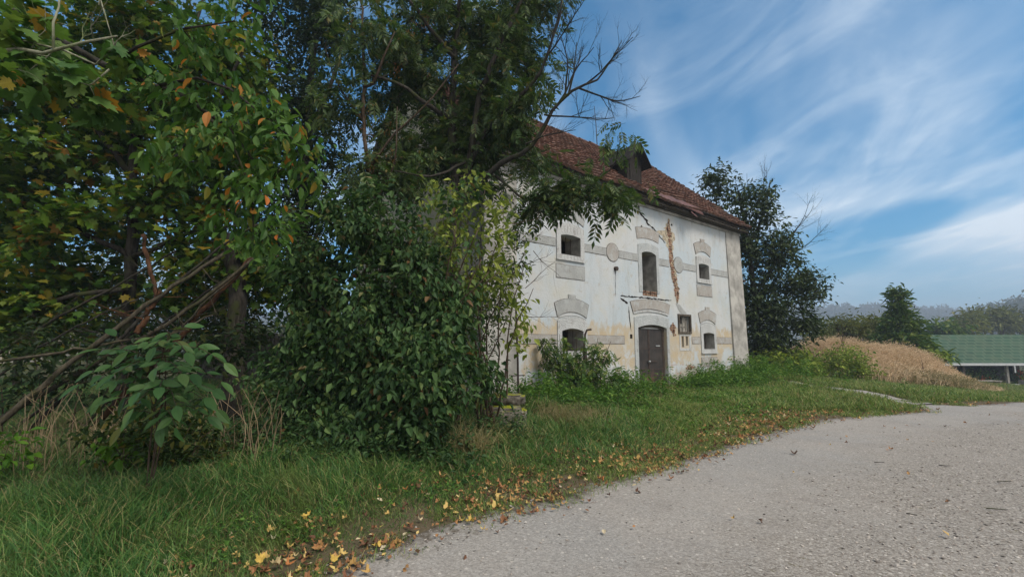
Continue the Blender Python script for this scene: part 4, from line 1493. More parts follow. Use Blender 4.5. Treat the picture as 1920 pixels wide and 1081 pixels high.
def rusty(root, wood, b0):
    m = MB()
    for (x, y) in ((688, 250), (690, 205), (730, 240), (768, 60), (735, 290), (690, 300), (800, 40), (660, 45), (745, 130), (700, 320)):
        o = P(x, y, Y1 - 0.15)
        n = 26
        org = o + rg.normal(0, 1, (n, 3)) * np.array([0.07, 0.07, 0.10]) - b0
        scatter(m, NARROW, org, frames(rg.normal(0, 0.3, (n, 3)) + np.array([0, 0, -1]), rg.normal(0, 1, (n, 3))), rg.uniform(0.03, 0.06, n))
    m.build('leaves', M['seed_rust'], root)  # these are the rusty seed bunches, built from narrow leaf shapes


grow('ash_sapling', 'slender upright trunk with rusty brown seed bunches, left of the tall ash', 'tree', b, limbs, np.concatenate(C), ASH, M['leaf_ash'], M['twig_brown'],
     per=6, lsize=0.27, droop=0.5, rg=rg, extra=rusty)

# ---- dense dark tree behind, between maple and ash
Y2 = 12.5
b = basept(560, Y2)
rg = np.random.default_rng(23)
limbs = [([b, P(566, 450, Y2), P(575, 250, Y2), P(590, 80, Y2), P(600, -80, Y2)], 0.20, 0.05), ([P(570, 350, Y2), P(520, 230, Y2 - 0.4), P(500, 100, Y2 - 0.6)], 0.09, 0.03),
         ([P(575, 260, Y2), P(620, 160, Y2 - 0.4), P(650, 60, Y2 - 0.5)], 0.08, 0.03), ([P(570, 420, Y2), P(480, 360, Y2 - 0.5), P(420, 300, Y2 - 1.0)], 0.07, 0.02)]
C = [clump(545, 40, Y2, 85, 85, 1.6, 120, 10, rg), clump(620, 30, Y2, 70, 80, 1.4, 90, 9, rg), clump(560, 170, Y2, 75, 80, 1.4, 110, 9, rg), clump(500, 260, Y2, 75, 80, 1.3, 90, 9, rg),
     clump(590, 290, Y2, 75, 80, 1.3, 80, 9, rg), clump(560, 400, Y2, 80, 80, 1.3, 90, 8, rg), clump(480, 400, Y2, 80, 80, 1.2, 80, 8, rg), clump(560, -80, Y2, 130, 60, 1.6, 60, 6, rg)]
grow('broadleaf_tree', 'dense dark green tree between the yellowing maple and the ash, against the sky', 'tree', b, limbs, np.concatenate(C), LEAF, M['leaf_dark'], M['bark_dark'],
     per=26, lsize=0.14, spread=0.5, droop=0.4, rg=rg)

# ---- big maple on the left with yellowing leaves
Y3 = 8.6
b = basept(235, Y3 + 0.4)
rg = np.random.default_rng(24)
limbs = [([b, P(240, 600, Y3 + 0.3), P(248, 450, Y3), P(250, 300, Y3), P(265, 150, Y3), P(250, -40, Y3)], 0.14, 0.04),
         ([P(250, 420, Y3), P(330, 300, Y3 - 0.4), P(420, 170, Y3 - 0.6), P(470, 60, Y3 - 0.8)], 0.07, 0.02), ([P(250, 330, Y3), P(160, 220, Y3 - 0.4), P(60, 140, Y3 - 0.6)], 0.07, 0.02),
         ([P(245, 480, Y3), P(120, 420, Y3 - 0.3), P(20, 380, Y3 - 0.3)], 0.06, 0.02), ([P(242, 540, Y3), P(120, 560, Y3 - 0.3), P(0, 640, Y3 - 0.2)], 0.05, 0.02),
         ([P(255, 260, Y3), P(340, 120, Y3 - 0.2), P(380, 0, Y3)], 0.06, 0.02), ([P(250, 480, Y3), P(380, 430, Y3 - 0.2), P(500, 420, Y3 - 0.3)], 0.05, 0.015)]
C = [clump(70, 330, Y3, 120, 110, 1.2, 130, 11, rg, 0.32), clump(200, 260, Y3, 120, 110, 1.2, 120, 11, rg, 0.32), clump(330, 200, Y3, 120, 110, 1.1, 120, 11, rg, 0.32), clump(430, 120, Y3, 90, 100, 1.0, 90, 9, rg, 0.32),
     clump(120, 130, Y3, 140, 110, 1.2, 130, 11, rg, 0.32), clump(280, 50, Y3, 140, 90, 1.2, 110, 10, rg, 0.32), clump(60, 500, Y3, 100, 80, 0.9, 80, 9, rg, 0.32), clump(330, 370, Y3, 110, 80, 0.9, 90, 9, rg, 0.32),
     clump(30, 200, Y3, 100, 150, 1.0, 90, 9, rg, 0.32), clump(180, 420, Y3, 100, 70, 0.9, 55, 8, rg, 0.32), clump(430, 300, Y3 - 0.2, 80, 100, 0.8, 70, 8, rg, 0.32), clump(380, 480, Y3, 80, 50, 0.7, 50, 7, rg, 0.32), clump(90, 580, Y3, 110, 45, 0.8, 50, 8, rg, 0.32), clump(30, 430, Y3 + 0.5, 80, 60, 0.8, 60, 8, rg), clump(190, 530, Y3 + 0.6, 90, 40, 0.7, 40, 7, rg), clump(330, 560, Y3 + 0.3, 90, 45, 0.6, 34, 6, rg, 0.32), clump(470, 520, Y3 + 0.4, 60, 70, 0.6, 40, 6, rg, 0.32), clump(200, -70, Y3, 300, 60, 1.2, 90, 10, rg, 0.32)]
C = np.concatenate(C)
gap = np.zeros(len(C), bool)
for gx_, gy_, gr in ((180, 468, 20), (290, 270, 13), (170, 345, 12), (255, 240, 10), (20, 255, 16)):
    for k, c_ in enumerate(C):
        v = c_ - np.array([0, 0, EYE])
        if math.hypot(960 + F_PX * v[0] / (v[1] * math.cos(PITCH) + v[2] * math.sin(PITCH)) - gx_, 540.5 - F_PX * (v[2] * math.cos(PITCH) - v[1] * math.sin(PITCH)) / (v[1] * math.cos(PITCH) + v[2] * math.sin(PITCH)) - gy_) < gr: gap[k] = True
grow('maple_tree', 'large green maple with some yellow leaves filling the left side', 'tree', b, limbs, C[~gap], MAPLE, M['leaf_maple'], M['bark_dark'],
     per=15, lsize=0.145, spread=0.42, droop=0.35, rg=rg)

# ---- shady trees behind the maple
rg = np.random.default_rng(61)
for k, (x, Y, lab, lobes) in enumerate(((40, 15.0, 'shady tree behind the maple at the far left edge', [(-10, 420, 90, 90, 1.5, 110), (60, 520, 90, 70, 1.5, 90), (20, 620, 100, 55, 1.3, 70), (110, 600, 70, 60, 1.2, 60), (60, 640, 110, 30, 1.0, 60)]),
                                        (240, 17.0, 'shady tree straight behind the maple trunk', [(200, 400, 70, 50, 1.5, 46), (260, 480, 90, 70, 1.6, 90), (210, 590, 90, 60, 1.4, 90), (320, 600, 90, 60, 1.4, 80), (300, 380, 80, 70, 1.5, 70), (270, 640, 130, 35, 1.0, 80)]),
                                        (430, 16.0, 'shady tree between the maple and the plank fence', [(400, 480, 90, 80, 1.5, 120), (470, 560, 80, 90, 1.5, 120), (390, 620, 80, 60, 1.3, 80), (520, 480, 70, 90, 1.4, 90)]))):
    b = basept(x, Y)
    limbs = [([b, P(x + 5, 560, Y), P(x + 10, 420, Y), P(x, 330, Y)], 0.12, 0.03), ([P(x + 5, 560, Y), P(x + 60, 480, Y), P(x + 90, 420, Y)], 0.05, 0.02), ([P(x + 5, 580, Y), P(x - 60, 520, Y), P(x - 90, 470, Y)], 0.05, 0.02)]
    C = np.concatenate([clump(lx, ly, Y, lr, lq, ry, n, 9, rg) for lx, ly, lr, lq, ry, n in lobes])
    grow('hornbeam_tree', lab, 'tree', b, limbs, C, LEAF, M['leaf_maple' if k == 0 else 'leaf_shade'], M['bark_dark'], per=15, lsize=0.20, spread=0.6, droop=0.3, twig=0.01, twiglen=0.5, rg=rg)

# ---- cherry whose long bough hangs into view from the left
YC = 3.1
rg = np.random.default_rng(25)
b = np.array([-4.3, 2.4, up(-4.3, 2.4) - 0.05])
limbs = [([b, b + np.array([0.05, 0.05, 1.6]), b + np.array([0.2, 0.1, 2.9])], 0.13, 0.10),
         ([b + np.array([0.2, 0.1, 2.8]), P(-20, 5, YC + 0.3), P(90, 60, YC + 0.2), P(200, 125, YC + 0.1), P(300, 160, YC), P(370, 195, YC - 0.05), P(430, 240, YC)], 0.05, 0.012),
         ([P(300, 160, YC), P(400, 150, YC - 0.1), P(480, 205, YC - 0.1), P(560, 270, YC - 0.1)], 0.012, 0.005),
         ([P(370, 195, YC), P(440, 280, YC - 0.1), P(470, 350, YC - 0.15), P(475, 440, YC - 0.1)], 0.012, 0.004),
         ([P(200, 125, YC), P(330, 60, YC - 0.2), P(440, 40, YC - 0.2)], 0.014, 0.005),
         ([P(430, 240, YC), P(520, 330, YC), P(570, 300, YC + 0.05)], 0.009, 0.004),
         ([b + np.array([0.2, 0.1, 2.8]), P(60, -120, YC + 0.2), P(300, -120, YC)], 0.05, 0.012)]
C = [clump(500, 250, YC, 70, 45, 0.28, 40, 8, rg, 0.3), clump(470, 350, YC - 0.1, 55, 50, 0.22, 34, 7, rg, 0.3), clump(495, 450, YC - 0.1, 40, 45, 0.16, 20, 5, rg, 0.3), clump(560, 330, YC, 50, 50, 0.2, 22, 6, rg, 0.3),
     clump(420, 270, YC - 0.1, 60, 50, 0.25, 32, 7, rg, 0.3), clump(390, 110, YC, 70, 45, 0.3, 28, 6, rg, 0.3), clump(470, 190, YC, 70, 40, 0.28, 26, 6, rg, 0.3), clump(600, 290, YC, 35, 30, 0.15, 10, 3, rg, 0.3), clump(440, 30, YC, 70, 40, 0.3, 18, 5, rg, 0.3), clump(405, 400, YC, 45, 40, 0.2, 18, 5, rg, 0.3), clump(330, 300, YC, 60, 60, 0.25, 22, 6, rg, 0.3), clump(300, 180, YC, 70, 40, 0.25, 20, 6, rg, 0.3), clump(370, 210, YC, 60, 50, 0.25, 20, 5, rg, 0.3), clump(540, 400, YC - 0.1, 40, 50, 0.18, 14, 5, rg, 0.3)]
grow('cherry_tree', 'near cherry bough with drooping green and orange leaves hanging from the upper left', 'tree', b, limbs, np.concatenate(C), CHERRY, M['leaf_cherry'], M['bark_dark'],
     per=7, lsize=0.076, spread=0.12, droop=0.8, twig=0.004, twiglen=0.20, rg=rg, ljit=0.3)

# ---- near maple bough with big leaves and pale lichened twigs, upper left corner
YM = 2.9
rg = np.random.default_rng(26)
b = np.array([-5.2, 3.4, up(-5.2, 3.4) - 0.05])
limbs = [([b, b + np.array([0.1, 0.0, 1.8]), b + np.array([0.4, -0.1, 3.1])], 0.15, 0.10),
         ([b + np.array([0.4, -0.1, 3.0]), P(-60, 90, YM + 0.3), P(20, 95, YM), P(100, 95, YM - 0.1), P(175, 72, YM - 0.1), P(220, 68, YM - 0.1)], 0.035, 0.006),
         ([P(100, 95, YM - 0.1), P(108, 40, YM - 0.1), P(112, -40, YM - 0.1)], 0.008, 0.005), ([P(-30, 60, YM), P(60, 85, YM), P(150, 95, YM), P(205, 130, YM), P(212, 90, YM), P(185, 10, YM), P(175, -40, YM)], 0.008, 0.005),
         ([P(205, 130, YM), P(170, 160, YM), P(130, 150, YM)], 0.006, 0.003)]
bare = []
for p0, p1, L in (((175, 72), (260, 60), 0.32), ((212, 90), (240, 70), 0.2), ((100, 95), (60, 140), 0.2), ((185, 10), (200, -30), 0.25), ((60, 90), (90, 20), 0.3), ((150, 82), (165, 40), 0.25)):
    a, c_ = P(*p0, YM), P(*p1, YM)
    bare_branch(a, c_ - a, L, 0.005, 1, rg, bare, 0.9)
C = [clump(60, 165, YM, 70, 22, 0.25, 16, 6, rg), clump(130, 150, YM, 60, 22, 0.2, 12, 5, rg), clump(20, 60, YM, 60, 50, 0.25, 14, 5, rg), clump(170, 200, YM + 0.1, 50, 30, 0.2, 8, 4, rg), clump(60, 20, YM, 70, 30, 0.3, 12, 4, rg), clump(240, 130, YM + 0.2, 40, 40, 0.2, 7, 3, rg)]
grow('maple_tree', 'near bough with large pale green lobed leaves and lichened twigs in the upper left corner', 'tree', b, limbs, np.concatenate(C), MAPLE_FINE, M['leaf_big'], M['bark_pale'],
     per=4, lsize=0.105, spread=0.11, droop=0.5, twig=0.0035, twiglen=0.12, rg=rg, bare=bare)

# ---- large dark-leaved shrub in the middle
YL = 6.4
rg = np.random.default_rng(27)
b = basept(730, YL + 0.2)
limbs = []
for k in range(11):
    x0 = 730 + rg.uniform(-70, 70)
    x1, y1 = 730 + rg.uniform(-190, 210), rg.uniform(420, 640)
    dy = rg.uniform(-0.7, 0.7)
    p0, p2 = basept(x0, YL + 0.2), P(x1, y1, YL + dy)
    limbs.append(([p0, (p0 * 0.45 + p2 * 0.55) + np.array([0, 0, 0.25]), p2], 0.022, 0.007))
C = [clump(690, 450, YL, 80, 65, 0.8, 100, 9, rg, 0.27), clump(790, 490, YL, 70, 60, 0.8, 70, 9, rg, 0.27), clump(620, 540, YL, 95, 80, 0.8, 120, 9, rg, 0.27), clump(730, 580, YL - 0.2, 120, 100, 0.9, 170, 12, rg, 0.27), clump(835, 560, YL, 75, 80, 0.8, 90, 9, rg, 0.27),
     clump(640, 680, YL - 0.3, 110, 95, 0.7, 150, 11, rg, 0.27), clump(780, 700, YL - 0.4, 120, 100, 0.7, 170, 12, rg, 0.27), clump(845, 690, YL - 0.1, 60, 90, 0.6, 70, 8, rg, 0.27), clump(700, 800, YL - 0.6, 120, 75, 0.5, 120, 10, rg, 0.27), clump(800, 805, YL - 0.6, 55, 50, 0.4, 45, 7, rg, 0.27), clump(600, 600, YL + 0.2, 60, 80, 0.6, 50, 7, rg, 0.27), clump(570, 640, YL, 55, 70, 0.6, 45, 6, rg, 0.27), clump(690, 370, YL, 45, 40, 0.5, 24, 4, rg, 0.27), clump(560, 480, YL + 0.3, 60, 60, 0.6, 45, 6, rg, 0.27), clump(640, 395, YL, 30, 25, 0.3, 9, 3, rg), clump(760, 400, YL, 30, 30, 0.3, 10, 3, rg), clump(545, 420, YL + 0.3, 30, 30, 0.3, 9, 3, rg), clump(540, 720, YL + 0.2, 60, 80, 0.6, 60, 7, rg, 0.27), clump(905, 700, YL + 0.4, 40, 60, 0.4, 22, 5, rg, 0.27)]
bare = []
for k in range(22):
    x_, y_ = rg.uniform(540, 940), rg.uniform(380, 560)
    a = P(x_, y_, YL + rg.uniform(-0.5, 0.3))
    bare_branch(a, [rg.normal(0, 0.7), rg.normal(0, 0.3), 1.0], rg.uniform(0.3, 0.7), 0.004, 1, rg, bare, 0.5)
tipc = np.array([q[-1] for q, r0 in bare if len(q) > 3])
C.append(tipc[rg.random(len(tipc)) < 0.35])
grow('dogwood_shrub', 'large rounded shrub with dense dark bluish green drooping leaves before the house corner', 'shrub', b, limbs, np.concatenate(C), OVATE, M['leaf_lilac'], M['twig_brown'],
     per=20, lsize=0.084, spread=0.24, droop=0.7, twig=0.005, twiglen=0.3, rg=rg, ljit=0.5, bare=bare, crown_name='foliage', trunk_name='stems')

# ---- yellow-green climbing shrub beside it
YB = 7.3
rg = np.random.default_rng(28)
b = basept(880, YB)
limbs = []
for k, (x1, y1) in enumerate(((820, 360), (870, 330), (910, 350), (945, 420), (985, 470), (1000, 540), (900, 470), (850, 430), (960, 580), (830, 400))):
    p0, p2 = basept(880 + rg.uniform(-40, 60), YB + rg.uniform(-0.2, 0.4)), P(x1, y1, YB + rg.uniform(-0.5, 0.4))
    limbs.append(([p0, p0 * 0.4 + p2 * 0.6 + rg.normal(0, 0.15, 3), p2], 0.02, 0.005))
bare = []
for x, y, dx, dy in ((960, 420, 60, -10), (980, 500, 60, 20), (985, 540, 70, -25), (960, 470, 70, -60), (975, 590, 60, 10), (940, 400, 50, -60), (1000, 470, 40, 40)):
    a, c_ = P(x, y, YB), P(x + dx, y + dy, YB)
    bare_branch(a, c_ - a, 0.65, 0.006, 1, rg, bare, 0.6)
C = [clump(850, 360, YB, 70, 40, 0.5, 34, 7, rg), clump(900, 400, YB, 60, 55, 0.5, 40, 7, rg), clump(940, 480, YB, 45, 60, 0.4, 30, 6, rg), clump(870, 450, YB, 60, 50, 0.5, 26, 6, rg), clump(970, 570, YB, 40, 60, 0.4, 22, 5, rg), clump(985, 640, YB + 0.2, 30, 40, 0.3, 10, 4, rg), clump(820, 420, YB, 50, 40, 0.4, 20, 4, rg), clump(830, 480, YB - 0.6, 50, 45, 0.3, 22, 5, rg), clump(900, 520, YB - 0.5, 50, 50, 0.3, 24, 5, rg)]
grow('elder_shrub', 'thin straggling shrub with pale yellow green leaves before the left facade end', 'shrub', b, limbs, np.concatenate(C), OVATE, M['leaf_yellowgreen'], M['twig_brown'],
     per=6, lsize=0.11, spread=0.18, droop=0.5, twig=0.005, rg=rg, bare=bare, crown_name='foliage', trunk_name='stems')
# dark green filler on its house side
rg = np.random.default_rng(29)
YD = 8.2
b = basept(925, YD)
limbs = [([basept(925 + dx, YD), P(925 + dx * 1.6, 560, YD), P(925 + dx * 2.4, 470 + abs(dx), YD)], 0.022, 0.007) for dx in (-30, -10, 8, 24)]
C = [clump(930, 520, YD, 60, 70, 0.5, 60, 8, rg), clump(900, 620, YD, 60, 80, 0.5, 60, 8, rg), clump(965, 440, YD, 35, 40, 0.3, 18, 4, rg)]
grow('privet_shrub', 'upright dark shrub squeezed between the big shrub and the rusty iron post', 'shrub', b, limbs, np.concatenate(C), NARROW, M['leaf_ash'], M['twig_brown'],
     per=14, lsize=0.09, spread=0.22, droop=0.5, twig=0.005, rg=rg, crown_name='foliage', trunk_name='stems')


# ---- walnut sapling with big leaflets
def big_pinnate(root_name, label, cat, base, leaves, mat, lsize, rg, stemmat, lw=0.46, pairs=3, group=None):
    root = empty(root_name, base, 0, label, cat, group)
    b0 = np.asarray(base, float)
    st, fl = MB(), MB()
    tm = tmpl_fine(lw, 0.06, 0.14)
    for (a, c_, dr) in leaves:        # rachis from a to c_
        a, c_ = np.asarray(a, float), np.asarray(c_, float)
        q = bez([a, (a + c_) / 2 + np.array([0, 0, 0.06 + dr]), c_], 9)
        st.tube(q - b0, np.linspace(0.005, 0.002, 9), 4, 0, False)
        org, dirs, sc = [], [], []
        tdir = (q[-1] - q[-2]) / np.linalg.norm(q[-1] - q[-2])
        side = np.cross(tdir, [0, 0, 1.0])
        side /= np.linalg.norm(side) + 1e-9
        for k in range(pairs):
            o = q[3 + int(5 * k / pairs)]
            for s in (-1, 1):
                org.append(o)
                dirs.append(side * s + tdir * 0.55 + np.array([0, 0, -0.15 + rg.normal(0, 0.15)]))
                sc.append(lsize * rg.uniform(0.75, 1.0) * (0.7 + 0.3 * (k + 1) / pairs))
        org.append(q[-1])
        dirs.append(tdir + np.array([0, 0, -0.2]))
        sc.append(lsize * 1.15)
        N = len(org)
        scatter(fl, tm, np.array(org) - b0, frames(np.array(dirs), np.array([0, 0, 1.0]) + rg.normal(0, 0.42, (N, 3)) + np.array([0, -0.75, 0])), sc)
    return root, st, fl


rg = np.random.default_rng(30)
YW = 4.1
b = basept(300, YW)
leaves = []
hub = [P(300, 700, YW), P(310, 660, YW), P(305, 740, YW), P(295, 780, YW - 0.1)]
extra_lv = [(300 + 140 * math.cos(a_) * q_, 705 + 100 * math.sin(a_) * q_, rg.uniform(-0.45, 0.2), int(rg.integers(0, 4))) for a_, q_ in zip(rg.uniform(0, 2 * PI, 16), rg.uniform(0.4, 1.0, 16))]
for (x, y, dY, h) in extra_lv + list(((175, 695, -0.1, 0), (200, 745, -0.2, 2), (420, 680, 0, 1), (415, 715, -0.2, 0), (345, 612, 0.1, 1), (240, 660, -0.1, 1), (385, 745, -0.3, 2), (250, 765, -0.35, 2), (330, 760, -0.45, 2), (290, 690, -0.35, 0), (360, 700, -0.3, 0),
                      (270, 640, 0.15, 1), (400, 660, 0.15, 1), (230, 800, -0.2, 3), (330, 800, -0.3, 3), (150, 720, -0.3, 0), (215, 700, -0.35, 0), (300, 725, -0.5, 2), (260, 735, -0.5, 2), (350, 660, -0.3, 1), (310, 625, 0.0, 1), (400, 730, -0.4, 2), (190, 670, 0.0, 1), (340, 700, -0.45, 0), (180, 720, 0.2, 2), (390, 780, -0.1, 3), (290, 650, -0.2, 1))):
    leaves.append((hub[h], P(x, y, YW + dY), 0.03))
root, st, fl = big_pinnate('walnut_sapling', 'young walnut with large smooth green leaflets standing at the left edge of the grass', 'sapling', b, leaves, None, 0.15, rg, None, 0.42)
for q in hub: st.tube(bez([b, b * 0.4 + q * 0.6 + rg.normal(0, 0.03, 3), q], 8) - b, np.linspace(0.008, 0.005, 8), 5)
st.build('stem', M['twig_brown'], root)
fl.build('foliage', M['leaf_walnut'], root)

# ---- low yellow-green seedling
rg = np.random.default_rng(31)
YS = 4.6
b = basept(232, YS)
limbs = [([b, P(225, 855, YS), P(205, 825, YS)], 0.006, 0.003), ([b, P(240, 850, YS), P(265, 835, YS)], 0.006, 0.003), ([b, P(232, 850, YS - 0.1), P(232, 815, YS)], 0.006, 0.003)]
grow('seedling', 'low bright yellow green seedling under the walnut leaves', 'seedling', b, limbs, clump(232, 848, YS, 45, 34, 0.2, 26, 5, rg), OVATE, M['leaf_low'], M['twig_brown'],
     per=6, lsize=0.085, spread=0.12, droop=0.25, twig=0.003, twiglen=0.1, rg=rg, crown_name='foliage', trunk_name='stem')
b = basept(20, 4.6)
grow('seedling', 'small green seedling at the far left among dead stalks', 'seedling', b, [([b, P(18, 830, 4.6)], 0.006, 0.003)], clump(15, 850, 4.6, 40, 40, 0.2, 18, 4, rg), OVATE, M['leaf_low'], M['twig_brown'],
     per=5, lsize=0.085, spread=0.12, droop=0.25, twig=0.003, twiglen=0.1, rg=rg, crown_name='foliage', trunk_name='stem')
# low bramble between walnut and the big shrub
rg = np.random.default_rng(32)
b = basept(500, 5.9)
limbs = [([basept(500 + dx, 5.9), P(500 + dx, 790, 5.9), P(500 + dx * 1.8, 720, 5.8)], 0.008, 0.003) for dx in (-35, -10, 15, 40)]
grow('bramble', 'dark green bramble leaning out between the walnut and the big shrub', 'shrub', b, limbs, np.concatenate([clump(510, 740, 5.8, 55, 70, 0.4, 50, 7, rg), clump(560, 800, 5.7, 60, 55, 0.3, 40, 6, rg), clump(480, 830, 5.6, 50, 40, 0.3, 26, 5, rg)]), OVATE, M['leaf_lilac'], M['twig_brown'],
     per=7, lsize=0.075, spread=0.16, droop=0.4, twig=0.003, rg=rg, crown_name='foliage', trunk_name='stems')
b = basept(290, 4.7)
limbs = [([basept(290 + dx, 4.7), P(290 + dx, 830, 4.7), P(290 + dx * 1.6, 790, 4.7)], 0.007, 0.003) for dx in (-90, -40, 0, 45, 80)]
grow('bramble', 'low dark bramble round the foot of the young walnut', 'shrub', b, limbs, np.concatenate([clump(250, 830, 4.6, 90, 45, 0.3, 70, 8, rg), clump(370, 830, 4.8, 70, 45, 0.3, 55, 7, rg), clump(290, 790, 4.9, 90, 40, 0.3, 45, 6, rg)]), OVATE, M['leaf_shade'], M['twig_brown'],
     per=8, lsize=0.07, spread=0.16, droop=0.3, twig=0.003, rg=rg, crown_name='foliage', trunk_name='stems')
# undergrowth behind the walnut
rg = np.random.default_rng(33)
b = basept(150, 7.0)
limbs = [([basept(150 + dx, 7.0), P(150 + dx * 1.3, 700, 7.0), P(150 + dx * 1.6, 640, 7.0)], 0.012, 0.004) for dx in (-120, -60, 0, 70, 140)]
C = [clump(60, 700, 7.0, 90, 60, 0.6, 45, 8, rg), clump(200, 690, 7.2, 90, 60, 0.6, 45, 8, rg), clump(350, 690, 7.4, 90, 70, 0.6, 45, 8, rg), clump(450, 640, 7.6, 60, 60, 0.5, 36, 6, rg), clump(60, 620, 7.6, 70, 40, 0.5, 22, 5, rg)]
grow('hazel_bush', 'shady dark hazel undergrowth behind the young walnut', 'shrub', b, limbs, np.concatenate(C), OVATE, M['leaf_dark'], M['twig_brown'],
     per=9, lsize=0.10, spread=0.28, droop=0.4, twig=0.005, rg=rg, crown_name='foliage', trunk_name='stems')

# ---- leaning dead trunks
LEAN = [('thickest grey leaning dead trunk crossing behind the young walnut', [(20, 775, 6.4), (120, 690, 6.6), (230, 605, 6.8), (330, 535, 7.0), (430, 470, 7.2)], 0.042, 0.028, 'bark_grey'),
        ('reddish bare leaning trunk nearest the dark shrub', [(330, 640, 7.5), (390, 570, 7.6), (440, 520, 7.7), (500, 450, 7.8)], 0.05, 0.035, 'bark_red'),
        ('short orange peeled broken log leaning under the grey trunk', [(255, 625, 6.9), (285, 575, 6.95), (300, 545, 7.0)], 0.045, 0.03, 'bark_red'),
        ('brown leaning stem above the walnut top', [(180, 680, 7.1), (300, 615, 7.2), (400, 545, 7.4), (480, 480, 7.6)], 0.04, 0.02, 'bark_grey'),
        ('long thin dark leaning stem low on the left', [(0, 660, 7.8), (100, 600, 7.9), (200, 545, 8.0), (330, 470, 8.2)], 0.03, 0.015, 'bark_dark'),
        ('peeled tan upright dead limb beside the maple trunk', [(268, 440, 7.6), (275, 480, 7.6), (285, 520, 7.6), (292, 560, 7.6)], 0.035, 0.03, 'bark_red'),
        ('thin twisted grey stem lowest of the leaning trunks', [(120, 660, 6.6), (220, 640, 6.8), (320, 625, 7.0), (400, 590, 7.2)], 0.022, 0.01, 'bark_grey'),
        ('dark leaning stem just right of the maple trunk', [(230, 660, 8.2), (330, 590, 8.3), (440, 510, 8.4), (560, 450, 8.5)], 0.026, 0.012, 'bark_dark'),
        ('thin mossy leaning stem between the grey trunk and the reddish one', [(290, 660, 7.4), (370, 580, 7.5), (460, 500, 7.6), (540, 420, 7.7)], 0.02, 0.01, 'bark_grey'),
        ('thin dark leaning stem at the far left edge', [(-20, 720, 7.0), (60, 660, 7.1), (150, 610, 7.2), (260, 560, 7.4)], 0.02, 0.01, 'bark_dark'),
        ('slim leaning stem highest of the fallen trunks', [(260, 600, 7.6), (340, 520, 7.8), (450, 440, 8.0), (560, 380, 8.2)], 0.03, 0.015, 'bark_dark')]
for lab, pts, r0, r1, mt in LEAN:
    q = bez([P(*a) for a in pts], 16, 0.012)
    base = q[0].copy()
    gz = up(base[0], base[1])
    if base[2] > gz + 0.15 and 'limb' not in lab and 'log' not in lab:
        d = q[0] - q[2]
        d /= np.linalg.norm(d)
        k = (base[2] - gz + 0.03) / max(0.15, -d[2])
        q = np.concatenate([[q[0] + d * k], q])
        base = q[0].copy()
    m = MB()
    rad = np.linspace(r0, r1, len(q)) * (1 + RNG.normal(0, 0.06, len(q)))
    m.tube(q - base, rad, 8)
    bb = []
    if 'grey' in lab or 'thin' in lab or 'slim' in lab:
        for k in range(5):
            i = RNG.integers(4, len(q) - 1)
            bare_branch(q[i] - base, RNG.normal(0, 1, 3) + np.array([0.4, 0, 0.3]), RNG.uniform(0.3, 0.8), 0.008, 1, RNG, bb, 0.5)
        for pq, rr_ in bb: m.tube(pq, np.linspace(rr_, rr_ * 0.3, len(pq)), 4, 0, False)
    o = m.build('leaning_log', M[mt], None, True)
    o.location = base
    tag(o, lab, 'dead wood', 'dead stems leaning behind the walnut')
# dark old trunk
b = basept(445, 8.6)
m = MB()
m.tube(bez([b, P(440, 640, 8.6), P(445, 560, 8.6), P(430, 440, 8.6)], 14, 0.02) - b, np.linspace(0.2, 0.13, 14), 10)
o = m.build('dead_tree', M['bark_dark'], None, True)
o.location = b
tag(o, 'thick blackish dead tree trunk in deep shade left of the big shrub', 'dead tree')

# ---- foliage at the lower left window
rg = np.random.default_rng(34)
YE = 12.2
b = basept(1070, YE)
limbs = [([basept(1070 + dx, YE), P(1070 + dx * 1.2, 680, YE), P(1070 + dx * 1.5, 620 + abs(dx) * 0.4, YE)], 0.018, 0.006) for dx in (-38, -14, 8, 34, 50)]
C = [clump(1060, 668, YE, 40, 30, 0.5, 10, 6, rg), clump(1045, 690, YE, 40, 36, 0.5, 16, 6, rg), clump(1095, 690, YE, 45, 45, 0.5, 24, 7, rg), clump(1122, 660, YE, 20, 30, 0.3, 12, 4, rg), clump(1035, 650, YE, 26, 30, 0.4, 9, 4, rg), clump(1130, 705, YE, 34, 26, 0.4, 14, 5, rg), clump(1075, 720, YE - 0.2, 60, 30, 0.4, 30, 6, rg)]
grow('ash_sapling', 'clump of young ash saplings covering the lower left window', 'sapling', b, limbs, np.concatenate(C), ASH, M['leaf_sumac'], M['twig_brown'],
     per=4, lsize=0.31, spread=0.2, droop=0.4, twig=0.005, rg=rg, crown_name='foliage', trunk_name='stems')

# ---- iron post, hooked pipe, mossy stones
b = basept(972, 9.9)
m = MB()
m.tube(np.array([b - [0, 0, 0.3], P(971, 680, 9.9), P(968, 590, 9.9), P(967, 560, 9.9)]) - b, 0.022, 8)
m.tube(np.array([P(957, 704, 9.9), P(984, 703, 9.9)]) - b, 0.012, 6)
o = m.build('iron_post', M['iron'])
o.location = b
tag(o, 'thin rusty iron post standing above the mossy stones', 'post')
b = basept(1097, 13.3)
m = MB()
m.tube(bez([b - [0, 0, 0.2], P(1097, 690, 13.3), P(1097, 632, 13.3), P(1099, 620, 13.3), P(1103, 617, 13.3), P(1109, 617, 13.3)], 18) - b, 0.03, 8)
m.tube(np.array([P(1097, 690, 13.3), P(1097, 654, 13.3)]) - b, 0.06, 8)
o = m.build('water_pipe', M['iron'])
o.location = b
tag(o, 'dark upright pipe with hooked top by the lower left window', 'pipe')


